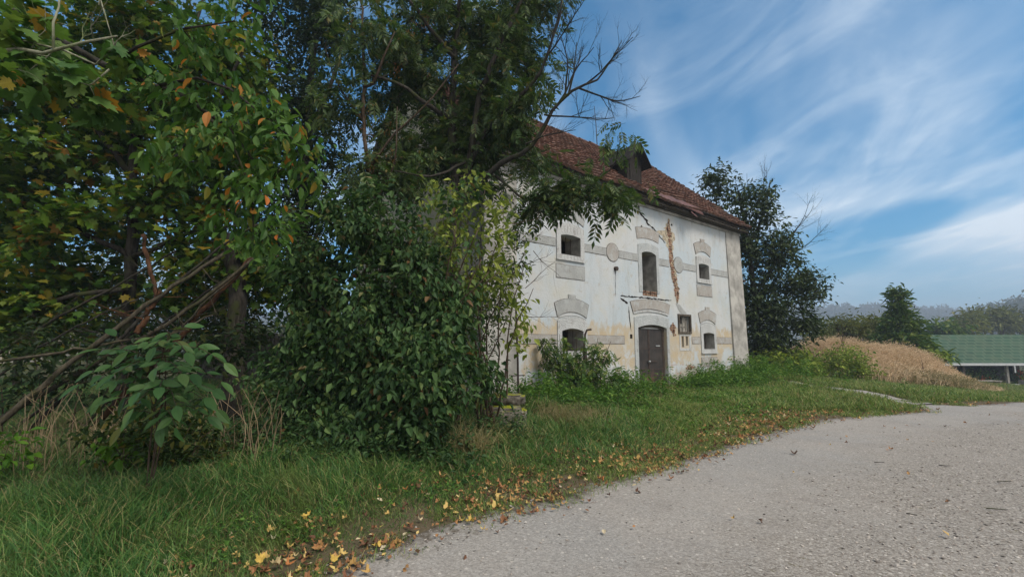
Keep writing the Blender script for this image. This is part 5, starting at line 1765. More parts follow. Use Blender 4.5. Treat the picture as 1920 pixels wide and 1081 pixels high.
def rock(name, label, c0, size, seed, mat, rot=0, extra=None):
    bm_ = bmesh.new()
    bmesh.ops.create_cube(bm_, size=1)
    bmesh.ops.bevel(bm_, geom=bm_.edges[:], offset=0.12, segments=2, affect='EDGES')
    bmesh.ops.subdivide_edges(bm_, edges=bm_.edges[:], cuts=2, use_grid_fill=True)
    for v in bm_.verts:
        n = fbm(np.array([v.co.x * 3 + seed]), np.array([v.co.y * 3 + v.co.z * 2.3]), seed)[0] - 0.5
        v.co *= 1 + n * 0.28
        v.co.x *= size[0]
        v.co.y *= size[1]
        v.co.z *= size[2]
    me = bpy.data.meshes.new(name)
    bm_.to_mesh(me)
    bm_.free()
    me.polygons.foreach_set('use_smooth', np.ones(len(me.polygons), bool))
    me.materials.append(mat)
    o_ = bpy.data.objects.new(name, me)
    COL.objects.link(o_)
    o_.location = c0
    o_.rotation_euler = (0, 0, rot)
    tag(o_, label, 'stone')
    return o_


t = NT('mossy_stone')
p = t.pos()
nrm = t.sep(t.n.new('ShaderNodeNewGeometry').outputs['Normal'])[2]
n1, n2 = t.noise(p, 9, 6, 0.7), t.noise(p, 3, 4)
c = t.mix(t.rng(n1, 0.35, 0.65), (0.045, 0.04, 0.033), (0.15, 0.135, 0.115))
c = t.mix(t.rng(n1, 0.62, 0.68), c, (0.28, 0.265, 0.24))
c = t.mix(t.math('MULTIPLY', t.rng(nrm, 0.5, 0.85), t.rng(n2, 0.42, 0.55)), c, (0.19, 0.20, 0.015))
t.bump(n1, 0.6, 0.03)
M['stone'] = t.fin(c, 0.95, 0.1)
c0 = P(946, 790, 8.0)
rock('stone_block', 'large weathered grey stone block lying in the grass under the mossy slab', (c0[0], c0[1], up(c0[0], c0[1]) + 0.15), (0.72, 0.55, 0.42), 3, M['stone'], 0.1)
c1 = P(952, 755, 8.25)
rock('stone_slab', 'dark stone slab with bright yellow moss on top, resting on the larger block', (c1[0], c1[1] + 0.1, up(c0[0], c0[1]) + 0.44), (0.62, 0.5, 0.17), 8, M['stone'], -0.1)

# ---- dark tree behind the right end of the house
rg = np.random.default_rng(35)
YR = 21.5
b = basept(1420, YR + 0.6)
limbs = [([b, P(1415, 560, YR), P(1400, 440, YR), P(1385, 360, YR)], 0.20, 0.05), ([P(1412, 560, YR), P(1460, 480, YR - 0.4), P(1500, 420, YR - 0.6)], 0.08, 0.02), ([P(1415, 600, YR), P(1480, 570, YR - 0.6), P(1540, 555, YR - 0.8)], 0.08, 0.02),
         ([P(1405, 470, YR), P(1350, 400, YR + 0.2), P(1335, 350, YR + 0.2)], 0.07, 0.02), ([P(1405, 460, YR), P(1435, 390, YR), P(1445, 340, YR)], 0.06, 0.02), ([P(1415, 620, YR), P(1470, 620, YR - 0.4), P(1520, 610, YR - 0.5)], 0.05, 0.02)]
bare = []
for p0, p1, L, r0 in (((1440, 380), (1440, 310), 1.7, 0.02), ((1470, 450), (1540, 380), 2.2, 0.022), ((1480, 480), (1560, 430), 2.2, 0.022), ((1500, 420), (1530, 350), 1.5, 0.016), ((1500, 540), (1560, 500), 1.6, 0.016), ((1430, 380), (1460, 300), 1.8, 0.018), ((1400, 380), (1405, 310), 1.4, 0.015)):
    a, c_ = P(*p0, YR), P(*p1, YR - 0.3)
    bare_branch(a, c_ - a, L, r0, 2, rg, bare, 0.4)
C = [clump(1345, 355, YR + 0.2, 40, 45, 1.0, 55, 7, rg), clump(1400, 380, YR, 48, 45, 1.0, 65, 7, rg), clump(1430, 450, YR, 55, 60, 1.1, 90, 9, rg), clump(1400, 470, YR + 0.3, 45, 60, 1.0, 80, 8, rg), clump(1460, 530, YR, 65, 50, 1.1, 95, 9, rg),
     clump(1425, 580, YR, 60, 60, 1.1, 100, 9, rg), clump(1520, 545, YR - 0.6, 45, 38, 0.7, 55, 6, rg), clump(1490, 600, YR - 0.4, 55, 40, 0.8, 70, 7, rg), clump(1420, 640, YR, 45, 40, 0.9, 60, 6, rg), clump(1475, 640, YR - 0.3, 40, 30, 0.6, 30, 5, rg), clump(1470, 470, YR - 0.3, 40, 40, 0.7, 36, 5, rg), clump(1390, 560, YR + 0.5, 40, 80, 0.9, 70, 7, rg)]
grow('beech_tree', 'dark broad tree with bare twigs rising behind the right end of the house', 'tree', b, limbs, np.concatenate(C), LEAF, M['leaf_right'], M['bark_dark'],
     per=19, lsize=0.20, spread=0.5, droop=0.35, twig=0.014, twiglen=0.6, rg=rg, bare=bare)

# ---- hedge bushes right of the house
rg = np.random.default_rng(36)


def bush(name, label, px, Y, lobes, mat, leaf=OVATE, per=10, lsize=0.16, spread=0.4, cat='bush', stems=5, group=None, bark='twig_brown', droop=0.3, rg_=None, tw=0.008):
    g = rg_ or rg
    b_ = basept(px, Y)
    lm = []
    for k in range(stems):
        lx, ly, lr = lobes[k % len(lobes)][:3]
        tgt = P(lx + g.uniform(-0.4, 0.4) * lr, ly, Y)
        p0 = b_ + np.array([g.normal(0, 0.25), g.normal(0, 0.2), 0])
        lm.append(([p0, p0 * 0.5 + tgt * 0.5 + g.normal(0, 0.1, 3), tgt], tw * 4, tw))
    C_ = np.concatenate([clump(lx, ly, Y, lr, lq, ry, n, 7, g) for lx, ly, lr, lq, ry, n in lobes])
    gz = terrain(C_[:, 0], C_[:, 1])
    C_[:, 2] = np.maximum(C_[:, 2], gz + 0.05)
    return grow(name, label, cat, b_, lm, C_, leaf, M[mat], M[bark], per=per, lsize=lsize, spread=spread, droop=droop, twig=tw, rg=g, crown_name='foliage', trunk_name='stems', group=group)


bush('snowberry_bush', 'wide light green bush beside the dry grass, right of the house', 1560, 22.5, [(1520, 685, 60, 32, 1.0, 90), (1580, 680, 52, 28, 1.0, 90), (1490, 690, 45, 28, 0.9, 60), (1615, 690, 28, 20, 0.6, 36)], 'leaf_hedge', per=18, lsize=0.13)
bush('hawthorn_bush', 'bush at the foot of the dark tree by the house end', 1455, 21.0, [(1455, 682, 40, 28, 0.8, 70), (1490, 676, 38, 26, 0.7, 60), (1425, 692, 30, 22, 0.6, 30)], 'leaf_hedge', per=14)
bush('willow_thicket', 'brownish green thin thicket behind the dry grass', 1605, 38, [(1565, 632, 40, 26, 1.5, 60), (1610, 625, 42, 28, 1.5, 80), (1650, 628, 34, 28, 1.5, 60), (1590, 615, 30, 18, 1, 24), (1635, 608, 24, 14, 1, 18)], 'leaf_brownish', NARROW, 22, 0.34, 0.9, tw=0.025)
bush('sumac_tree', 'tall narrow feathery tree left of the green roof', 1685, 32, [(1678, 558, 15, 20, 0.6, 24), (1682, 585, 22, 24, 0.8, 36), (1686, 612, 30, 24, 0.9, 44), (1690, 630, 42, 26, 1.0, 60), (1710, 650, 42, 28, 1.0, 60), (1735, 665, 36, 20, 1.0, 40), (1660, 640, 24, 30, 0.8, 26), (1705, 605, 20, 16, 0.6, 14)], 'leaf_sumac', NARROW, 22, 0.34, 0.5, 'tree', 7, droop=0.1, tw=0.02)
bush('elder_bush', 'yellowish green bush overhanging the left end of the green roof', 1745, 31, [(1740, 668, 28, 16, 0.8, 36), (1765, 672, 20, 14, 0.6, 20), (1720, 672, 26, 16, 0.8, 26)], 'leaf_hedge', OVATE, 9, 0.22, 0.4)
# bare young poles
for k, (x, y0, Y, lab) in enumerate(((1580, 598, 26.0, 'taller bare dark sapling above the light green bush'), (1588, 645, 25.0, 'short bare sapling on the light green bush'), (1729, 680, 23.5, 'thin dry weed stalk standing in front of the dry grass'))):
    b = basept(x, Y)
    out = []
    tip = P(x, y0, Y)
    bare_branch(b, tip - b, np.linalg.norm(tip - b), 0.03, 1, rg, out, 0.12)
    m = MB()
    for q, r0 in out: m.tube(q - b, np.linspace(r0, r0 * 0.3, len(q)), 4, 0, False)
    o = m.build('bare_sapling', M['twig_brown'])
    o.location = b
    tag(o, lab, 'sapling')

# ---- green roofed garden pavilion
YP = 42.0
pa, pb = P(1742, 627, YP), P(2060, 620, YP)
ea, eb = P(1738, 681, YP - 3.2), P(2060, 681, YP - 3.2)
gz = P(1900, 728, YP - 2.6)[2]
pav = empty('garden_pavilion', (ea[0], YP, gz), 0, 'low open pavilion with green shingle roof and pale edging at the far right', 'pavilion')
pb0 = np.array([ea[0], YP, gz])
L = (eb[0] - ea[0])
t = NT('green_shingle')
p = t.tc()
bt = t.n.new('ShaderNodeTexBrick')
bt.inputs['Scale'].default_value = 1
bt.inputs['Brick Width'].default_value = 0.8
bt.inputs['Row Height'].default_value = 0.42
bt.inputs['Mortar Size'].default_value = 0.06
bt.inputs['Color1'].default_value = (0.030, 0.062, 0.042, 1)
bt.inputs['Color2'].default_value = (0.042, 0.082, 0.054, 1)
bt.inputs['Mortar'].default_value = (0.078, 0.112, 0.078, 1)
t.l.new(t.mapv(p, (1, 1, 1), (math.radians(-52), 0, 0)), bt.inputs['Vector'])
n1 = t.noise(p, 1.2, 4)
M['shingle'] = t.fin(t.mix(t.rng(n1, 0.4, 0.7, 0, 0.5), bt.outputs['Color'], (0.075, 0.095, 0.065)), 0.95, 0.1)
M['white_trim'] = plain('white_trim', (0.40, 0.41, 0.42), 0.08, 3, 0.6)
zr, ze = pa[2] - gz, ea[2] - gz
yr, ye = 0.0, -3.2
m = MB()
V = [(0, ye, ze), (L, ye, ze), (L, yr, zr), (0.15, yr, zr), (0, -ye, ze), (L, -ye, ze)]
V2 = [(a, b_, c_ - 0.08) for a, b_, c_ in V]
m.add(V + V2, [(0, 1, 2, 3), (3, 2, 5, 4), (6, 9, 8, 7), (9, 10, 11, 8), (0, 3, 9, 6), (3, 4, 10, 9), (1, 7, 8, 2), (2, 8, 11, 5)])
rf = m.build('roof', M['shingle'], pav)
MB().box((-0.05, ye - 0.09, ze - 0.17), (L, ye - 0.003, ze + 0.03)).build('gutter', M['white_trim'], rf)
m = MB()
m.add([(-0.09, ye, ze - 0.12), (-0.004, ye, ze - 0.12), (0.146, yr, zr - 0.1), (0.06, yr, zr - 0.1), (-0.09, ye, ze + 0.04), (-0.004, ye, ze + 0.04), (0.146, yr, zr + 0.05), (0.06, yr, zr + 0.05)],
      [(4, 5, 6, 7), (0, 4, 7, 3), (0, 1, 5, 4), (1, 2, 6, 5), (3, 7, 6, 2)])
m.build('verge_trim', M['white_trim'], rf)
for k, x in enumerate((0.6, 3.4, 7.05, 10.4, 13.5)):
    m = MB()
    m.box((x - 0.09, ye + 0.35, -0.1), (x + 0.09, ye + 0.53, ze - 0.08))
    m.build('post', M['old_wood'] if k != 2 else M['grey_wood'], pav)
    MB().box((x - 0.09, -ye - 0.5, -0.1), (x + 0.09, -ye - 0.32, ze - 0.08)).build('post', M['dark_wood'], pav)
MB().box((0.2, -ye - 0.3, -0.1), (L, -ye - 0.2, ze - 0.1)).build('back_wall', M['dark_wood'], pav)
m = MB()
m.box((7.06 + 0.1, ye - 0.1, ze - 0.75), (7.06 + 0.2, ye - 0.05, ze - 0.18))
m.build('downpipe', M['white_trim'], pav)
# box planter, table and flowers at the pavilion
pg = lambda x, y: np.array([ea[0] + x, YP + y, gz])
for px, lab, w in ((8.0, 'grey square planter at the foot of the white pavilion post', 1.1),):
    root = empty('planter', pg(px, ye - 0.4), 0, lab, 'planter')
    m = MB()
    for a in ((-w / 2, -0.4, -w / 2 + 0.08, 0.4), (w / 2 - 0.08, -0.4, w / 2, 0.4), (-w / 2 + 0.08, -0.4, w / 2 - 0.08, -0.32), (-w / 2 + 0.08, 0.32, w / 2 - 0.08, 0.4)):
        m.box((a[0], a[1], -0.3), (a[2], a[3], 0.75))
    m.build('box', M['grey_wood'], root)
    MB().box((-w / 2 + 0.08, -0.32, 0.3), (w / 2 - 0.08, 0.32, 0.6)).build('soil', M['soil'], root)
    m = MB()
    n = 160
    scatter(m, OVATE, rg.normal(0, 1, (n, 3)) * np.array([0.3, 0.2, 0.12]) + np.array([0, 0, 0.8]), frames(rg.normal(0, 1, (n, 3)), rg.normal(0, 1, (n, 3))), rg.uniform(0.1, 0.2, n))
    m.build('leaves', M['leaf_weed'], root)
root = empty('garden_table', pg(4.2, ye - 0.2), 0, 'pale low table standing under the green roof edge', 'table')
MB().box((-0.9, -0.4, 0.68), (1.3, 0.4, 0.74)).build('table_top', M['grey_wood'], root)
for sx_ in (-0.8, 1.2):
    MB().box((sx_ - 0.05, -0.35, -0.2), (sx_ + 0.05, 0.35, 0.68)).build('leg', M['grey_wood'], root)
root = empty('bench', pg(6.1, ye - 0.3), 0, 'thin pale bench between table and planter', 'bench')
MB().box((-1.2, -0.2, 0.40), (0.9, 0.15, 0.46)).build('seat', M['white_trim'], root)
for sx_ in (-1.0, 0.7):
    MB().box((sx_ - 0.05, -0.15, -0.2), (sx_ + 0.05, 0.12, 0.40)).build('leg', M['dark_wood'], root)
for k, (x, h, mat, lab) in enumerate(((1.6, 1.1, 'leaf_weed', 'green potted shrub at the left under the pavilion roof'), (2.6, 1.3, 'flower_red', 'red flowering bush left under the green roof'), (3.8, 1.5, 'leaf_sumac', 'dark leafy bush between the two red flowering ones'),
                                    (5.0, 1.2, 'flower_red', 'brighter red flowering bush in the middle under the green roof'), (6.0, 1.6, 'leaf_lilac', 'tall dark green bush beside the white pavilion post'), (8.6, 1.4, 'flower_red', 'red and green flowering bush right of the white post'))):
    o0 = pg(x, ye + 0.9)
    root = empty('flower_bush', o0, 0, lab, 'plant')
    m = MB()
    for q in range(5):
        m.tube(bez([(0, 0, -0.1), (rg.normal(0, 0.15), rg.normal(0, 0.1), h * 0.4), (rg.normal(0, 0.35), rg.normal(0, 0.2), h)], 6), 0.012, 4)
    m.build('stems', M['twig_brown'], root)
    n = 420
    g_ = MB()
    pts = rg.normal(0, 1, (n, 3)) * np.array([0.42, 0.3, h * 0.24]) + np.array([0, 0, h * 0.65])
    scatter(g_, OVATE, pts, frames(rg.normal(0, 1, (n, 3)) - [0, 0, 0.4], rg.normal(0, 1, (n, 3)) + [0, -1, 1]), rg.uniform(0.1, 0.2, n))
    g_.build('foliage', M['leaf_lilac' if 'red' in mat else mat], root)
    if mat == 'flower_red':
        f_ = MB()
        n = 90
        ctr = rg.normal(0, 1, (9, 3)) * np.array([0.4, 0.15, h * 0.22]) + np.array([0, -0.25, h * 0.72])
        scatter(f_, OVATE, ctr[rg.integers(0, 9, n)] + rg.normal(0, 0.09, (n, 3)), frames(rg.normal(0, 1, (n, 3)), rg.normal(0, 1, (n, 3)) + [0, -1, 0]), rg.uniform(0.08, 0.16, n))
        f_.build('blossoms', M['flower_red'], root)

# small pale hut behind the hedge
q = P(1498, 660, 40)
root = empty('garden_hut', (q[0], q[1], q[2] - 1.2), 0.2, 'small pale hut just visible between the dark tree and the light green bush', 'hut')
MB().box((-0.55, -0.8, -1.5), (0.9, 0.8, 1.55)).build('wall', M['white_trim'], root)
MB().prism([(-0.75, 1.552), (1.1, 1.552), (1.0, 1.75), (-0.6, 1.75)], -1.0, 1.0).build('roof', M['grey_wood'], root)

# ---- neighbour house far left, glimpsed through the maple
q = P(-40, 600, 38)
nb_ = empty('neighbour_house', (q[0], q[1], -0.1), 0.25, 'pale house with brown roof glimpsed through the leaves at the far left', 'house')
M['cream'] = plain('cream', (0.30, 0.265, 0.21), 0.12, 1.5, 0.9)
M['brown_roof'] = plain('brown_roof', (0.22, 0.13, 0.10), 0.25, 3, 0.9)
MB().box((-6, -4, -0.5), (5, 4, 3.0)).build('wall', M['cream'], nb_)
m = MB()
V = [(-6.5, -4.6, 2.8), (5.5, -4.6, 2.8), (5.5, 0, 5.6), (-6.5, 0, 5.6), (-6.5, 4.6, 2.8), (5.5, 4.6, 2.8)]
V2 = [(a, b_, c_ - 0.15) for a, b_, c_ in V]
m.add(V + V2, [(0, 1, 2, 3), (3, 2, 5, 4), (6, 9, 8, 7), (9, 10, 11, 8), (0, 3, 9, 6), (3, 4, 10, 9), (1, 7, 8, 2), (2, 8, 11, 5), (0, 6, 7, 1), (4, 5, 11, 10)])
rf = m.build('roof', M['brown_roof'], nb_)
MB().prism([(-5.9, 2.98), (4.9, 2.98), (4.9, 3.0), (-5.9, 3.0)], -0.1, 0.1).build('ceiling', M['cream'], nb_)
for x in (-3.5, 0.5, 3.4):
    w = MB().box((x - 0.5, -4.05, 1.0), (x + 0.5, -4.003, 2.2)).build('window', M['white_trim'], nb_)
    MB().box((x - 0.42, -4.07, 1.08), (x + 0.42, -4.052, 2.12)).build('pane', M['dark_wood'], w)
# plank fence behind the shrubs, running off the gable corner
a0, a1 = hpt(LU - 0.3, 8.6, 0), P(380, 643, 18.5)
fence = empty('plank_fence', (a0[0], a0[1], 0), math.atan2(a1[1] - a0[1], a1[0] - a0[0]), 'weathered grey vertical plank fence behind the shrubs left of the house', 'fence')
Lf = float(np.hypot(*(a1 - a0)[:2]))
m = MB()
x = 0.0
while x < Lf:
    w = RNG.uniform(0.12, 0.17)
    m.box((x, -0.02 + RNG.normal(0, 0.004), -0.3), (x + w - 0.015, 0.01, 1.9 + RNG.normal(0, 0.06)))
    x += w
m.build('plank_panel', M['fence_wood'], fence)
for x in np.arange(0.1, Lf, 2.0):
    MB().box((x - 0.06, 0.012, -0.4), (x + 0.06, 0.13, 1.8)).build('post', M['old_wood'], fence)

# ------------------------------------------------------------------ far trees, woods and hills
rg = np.random.default_rng(40)
FAR = [('dull olive bush cluster behind the left part of the green roof', 1815, 78, [(1800, 612, 28, 18, 2.0, 40), (1825, 606, 26, 20, 2.0, 40)], 'leaf_brownish'),
       ('broad olive brown tree behind the middle of the green roof', 1860, 85, [(1850, 600, 32, 26, 2.5, 60), (1880, 606, 28, 22, 2.0, 40)], 'leaf_brownish'),
       ('bare brownish tree behind the right end of the green roof', 1915, 95, [(1905, 600, 26, 26, 2.5, 40), (1935, 605, 30, 28, 2.5, 40)], 'leaf_wood'),
       ('low green shrub line just over the green roof ridge on the left', 1765, 60, [(1755, 622, 26, 10, 1.2, 26), (1780, 622, 20, 8, 1.2, 16)], 'leaf_sumac'),
       ('small dark tree just right of the dark house-end tree, far off', 1545, 70, [(1540, 640, 22, 18, 1.5, 30), (1560, 645, 20, 14, 1.2, 20)], 'leaf_wood')]
for lab, x, Y, lobes, mt in FAR:
    bush('distant_tree', lab, x, Y, lobes, mt, LEAF, 16, 0.7, 1.5, 'tree', 5, tw=0.05, rg_=rg)


def hill(name, pts, depth, seed, amp):
    """ridge through survey points (px,py,Y), sloping down to both sides"""
    xs = np.array([P(*q)[0] for q in pts])
    zs = np.array([P(*q)[2] for q in pts])
    ys = np.array([q[2] for q in pts], float)
    U = np.linspace(0, 1, 90)
    s = np.linspace(0, 1, len(pts))
    rx, ry_, rz_ = np.interp(U, s, xs), np.interp(U, s, ys), np.interp(U, s, zs)
    T = np.linspace(-1, 1, 25)
    Xh = rx[:, None] + T[None] * 0
    Yh = ry_[:, None] + T[None] * depth
    Zh = -6 + (rz_[:, None] + 6) * np.cos(T[None] * PI / 2) ** 1.2 + (fbm(Xh / amp, Yh / amp, seed) - 0.5) * amp * 0.12
    m_ = MB()
    idx_ = np.arange(Xh.size).reshape(Xh.shape)
    m_.addk(np.stack([Xh, Yh, Zh], -1), np.stack([idx_[:-1, :-1], idx_[1:, :-1], idx_[1:, 1:], idx_[:-1, 1:]], -1).reshape(-1, 4)[:, ::-1])
    tag(m_.build(name, M['far_ground'], smooth=True), kind='structure')
    return Xh, Yh, Zh


M['far_ground'] = plain('far_ground', (0.06, 0.07, 0.035), 0.3, 0.02, 1.0, 0.0)
Xa, Ya, Za = hill('hills', [(300, 600, 700), (900, 588, 720), (1400, 590, 720), (1560, 590, 700), (1680, 591, 720), (1740, 597, 760), (1820, 606, 800), (1950, 612, 820), (2500, 600, 820)], 260, 3, 60)
Xb, Yb, Zb = hill('hills', [(1760, 640, 300), (1800, 628, 300), (1850, 606, 300), (1900, 590, 305), (1960, 582, 310), (2200, 570, 320), (2600, 570, 330)], 90, 5, 30)


def wood_mass(name, Xh, Yh, Zh, n, hmin, hmax, leafs, lsize, mat, keep=0.55):
    """a wood too far off to count its trees: crowns of leaf clumps on the slope"""
    i = RNG.integers(0, Xh.shape[0] - 1, n)
    j = RNG.integers(0, int(Xh.shape[1] * keep), n)
    fx, fy = RNG.random(n), RNG.random(n)
    x = Xh[i, j] * (1 - fx) + Xh[i + 1, j] * fx
    y = Yh[i, j] * (1 - fy) + Yh[i, j + 1] * fy
    z = (Zh[i, j] + Zh[i + 1, j + 1]) / 2
    h = RNG.uniform(hmin, hmax, n)
    m_ = MB()
    N = n * leafs
    I = np.repeat(np.arange(n), leafs)
    d = RNG.normal(0, 1, (N, 3))
    d /= np.linalg.norm(d, axis=1, keepdims=True)
    rad = RNG.uniform(0.5, 1, (N, 1))
    conif = (RNG.random(n) < 0.4)[I]
    zz = RNG.random(N)
    org = np.stack([x[I], y[I], z[I]], -1) + np.where(conif[:, None], np.stack([d[:, 0] * (1 - zz) * 0.28 * h[I], d[:, 1] * (1 - zz) * 0.28 * h[I], zz * h[I] * 1.15], -1), d * rad * np.stack([h[I] * 0.36, h[I] * 0.36, h[I] * 0.40], -1) + np.stack([h[I] * 0, h[I] * 0, h[I] * 0.55], -1))
    scatter(m_, LEAF, org, frames(RNG.normal(0, 1, (N, 3)), RNG.normal(0, 1, (N, 3)) + [0, -0.5, 1]), lsize * RNG.uniform(0.6, 1.3, N))
    tag(m_.build(name, M[mat]), kind='stuff')


wood_mass('distant_wood', Xa, Ya, Za, 2600, 8, 14, 26, 5.0, 'leaf_wood')
wood_mass('distant_wood', Xb, Yb, Zb, 900, 6, 12, 46, 2.6, 'leaf_wood')
# hedge line closing the view on the left
xs = np.linspace(-140, 30, 60)
wood_mass('distant_wood', np.stack([xs] * 6, 1), np.stack([np.full(60, 75.) + 3 * k for k in range(6)], 1), np.full((60, 6), -0.3), 170, 3.0, 6.5, 60, 1.1, 'leaf_wood', 0.9)


# ------------------------------------------------------------------ grass, weeds, litter, gravel
def in_house(x, y, pad=0.0):
    u_, w_ = house_uw(x, y)
    return (u_ > LU - pad) & (u_ < RU + pad) & (w_ > -pad) & (w_ < WD + pad)


def in_view(x, y, m=6):
    return (y > 0.5) & (np.abs(x) < y * 1.22 + m * 0.1)


def blades(name, x, y, h, wid, mat, lean=0.5, bend=0.6, rg_=RNG, label=None, kind='stuff', wind=(0, 0), parent=None, plume=0):
    N = len(x)
    z = terrain(x, y) - 0.01
    az = rg_.normal(0, 4 if plume else 1.3, N) + 9 * fbm(x * 1.6, y * 1.6, 55, 2)
    ln = np.abs(rg_.normal(lean * 0.6, lean * 0.6, N))
    d = np.stack([np.cos(az) * ln + wind[0], np.sin(az) * ln + wind[1], np.ones(N)], -1)
    d /= np.linalg.norm(d, axis=1, keepdims=True)
    az2 = rg_.uniform(0, 2 * PI, N)
    s = np.stack([np.cos(az2), np.sin(az2), np.zeros(N)], -1)
    b = np.stack([x, y, z], -1)
    out = np.stack([d[:, 0], d[:, 1], np.zeros(N)], -1)
    out /= np.linalg.norm(out, axis=1, keepdims=True) + 1e-6
    bd = np.clip(np.abs(rg_.normal(bend, 0.45, N)), 0, 2.2)[:, None]
    e2 = d * np.cos(bd * 0.55) + out * np.sin(bd * 0.55)
    e3 = np.concatenate([(out * np.cos(np.clip(bd - 1.0, -0.9, 1.0)))[:, :2], -np.sin(np.clip(bd - 1.0, -0.9, 1.0))], 1)
    p1 = b + d * (h * 0.42)[:, None]
    p2 = p1 + e2 * (h * 0.34)[:, None]
    p3 = p2 + e3 * (h * 0.34)[:, None]
    p2[:, 2] = np.maximum(p2[:, 2], b[:, 2] + 0.012)
    p3[:, 2] = np.maximum(p3[:, 2], b[:, 2] + 0.008)
    w = wid[:, None] * s
    V = np.stack([b - w * 0.7, b + w * 0.7, p1 - w, p1 + w, p2 - w * 0.7, p2 + w * 0.7, p3], 1).reshape(-1, 3)
    i = np.arange(N)[:, None] * 7
    m_ = MB()
    if plume:                                            # loose seed heads along the upper third
        q = np.repeat(np.arange(N), plume)
        f_ = rg_.random((len(q), 1))
        o0 = p2[q] * (1 - f_) + p3[q] * f_ + rg_.normal(0, 0.02, (len(q), 3))
        dd = (p3 - p2)[q] / (np.linalg.norm((p3 - p2)[q], axis=1, keepdims=True) + 1e-6) + rg_.normal(0, 0.5, (len(q), 3))
        scatter(m_, tmpl_leaf(0.28, 0.05, 0.1), o0, frames(dd, rg_.normal(0, 1, (len(q), 3))), rg_.uniform(0.05, 0.12, len(q)))
        i = i + m_.n
    m_.addk(V, np.concatenate([i + np.array([[0, 1, 3, 2]]), i + np.array([[2, 3, 5, 4]])]) - m_.n)
    n0 = m_.n
    m_.loops.append((i + np.array([[4, 5, 6]])).ravel())
    m_.sizes.append(np.full(N, 3))
    m_.mats.append(np.zeros(N, int))
    m_.n = n0
    o_ = m_.build(name, M[mat], parent)
    if kind and parent is None: tag(o_, label, None, None, kind)
    return o_


rg = np.random.default_rng(50)


def sample(n, ymin, ymax, xmin, xmax, pw=1.0):
    y = ymin + (ymax - ymin) * rg.random(n) ** pw
    x = rg.uniform(xmin, xmax, n)
    return x, y


def path_dist(x, y):
    return np.min([np.hypot(x - np.interp(q, np.linspace(0, 1, 5), tp[:, 0]), y - np.interp(q, np.linspace(0, 1, 5), tp[:, 1])) for q in np.linspace(0, 1, 14)], axis=0)


# near verge
n = 400000
y = 1.6 + 16.0 * rg.random(n) ** 1.6
x = (rg.random(n) * 2 - 1) * (y * 1.16 + 0.3)
e = edge_dist(x, y) + (fbm(x * 2.6, y * 2.6, 12) - 0.5) * 0.7
ok = (e > -0.06) & ~in_house(x, y, 0.02) & (path_dist(x, y) > 0.36)
dens = (0.10 + 0.9 * sstep(-0.05, 0.5, e)) * (0.45 + 0.75 * fbm(x * 0.8, y * 0.8, 21))
under = 1 - 0.65 * sstep(0, 1, np.exp(-(((x + 5) / 4.0) ** 2 + ((y - 8.0) / 2.6) ** 2)) * 1.6)      # thin growth in the thicket's shade
ok &= rg.random(n) < dens * under
x, y, e = x[ok], y[ok], e[ok]
hh = (0.05 + 0.27 * sstep(0.1, 1.4, e) * (0.25 + 1.2 * fbm(x * 1.3, y * 1.3, 31))) * rg.uniform(0.6, 1.35, len(x))
hh *= 1 - 0.5 * sstep(1.5, 6.0, x)
worn = (sstep(1.0, 4.5, x + 5 * (fbm(x * 0.6, y * 0.6, 61) - 0.5)) > rg.random(len(x)))
for sel, mt in ((~worn, 'grass'), (worn, 'grass_lawn')):
    blades('grass', x[sel], y[sel], hh[sel], np.clip(0.0011 + 0.00036 * y[sel], 0.0015, 0.006), mt, 0.5, 1.15, rg)
# short worn grass creeping over the road's edge
n = 60000
t_ = rg.uniform(6, 29, n)
off = rg.normal(0.28, 0.26, n)
x = np.interp(t_, es, EDGE[:, 0]) - 0.62 * off
y = np.interp(t_, es, EDGE[:, 1]) + 0.78 * off
ok = (rg.random(n) < sstep(0.38, 0.6, fbm(x * 2.2, y * 2.2, 91))) & (off > -0.35)
x, y = x[ok], y[ok]
blades('grass', x, y, rg.uniform(0.03, 0.10, len(x)), np.clip(0.0011 + 0.00036 * y, 0.0015, 0.006), 'grass_lawn', 0.7, 1.0, rg)
# far verge and lawn on the right
n = 120000
y = 11 + 34 * rg.random(n) ** 1.25
x = 5 + (y * 1.2 - 5) * rg.random(n)
e = edge_dist(x, y) + (fbm(x * 1.1, y * 1.1, 12) - 0.5) * 0.8
pth = path_dist(x, y)
ok = (e > 0.05) & ~in_house(x, y, 0.05) & (rg.random(n) < sstep(0, 0.6, e)) & (pth > 0.42)
x, y = x[ok], y[ok]
blades('grass', x, y, (0.10 + 0.14 * fbm(x * 0.6, y * 0.6, 33)) * rg.uniform(0.6, 1.3, len(x)), np.full(len(x), 0.009), 'grass_lawn', 0.6, 0.7, rg)
# long dry grass on the mound
n = 26000
x, y = rg.normal(0, 1, n) * 3.2 + 20.8, rg.normal(0, 1, n) * 1.9 + 27.3
x2, y2 = rg.normal(0, 1, 8000) * 1.6 + 24.6, rg.normal(0, 1, 8000) * 1.3 + 27.6
x, y = np.concatenate([x, x2]), np.concatenate([y, y2])
ok = (edge_dist(x, y) > 5) & (x > 17.3) & (x / y < 1.04)
x, y = x[ok], y[ok]
blades('dry_grass', x, y, rg.uniform(0.55, 1.25, len(x)) * (0.6 + 0.7 * fbm(x * 0.7, y * 0.7, 8)) * np.clip((1.05 - x / y) / 0.18, 0.25, 1), np.full(len(x), 0.010), 'grass_dry', 0.45, 0.8, rg, wind=(0.12, 0), plume=4)
n = 2600
x, y = rg.normal(0, 1, n) * 0.8 + 21.6, rg.normal(0, 1, n) * 0.6 + 23.6
blades('dry_grass', x, y, rg.uniform(0.35, 0.8, n), np.full(n, 0.010), 'grass_tuft', 0.4, 0.8, rg, plume=2)
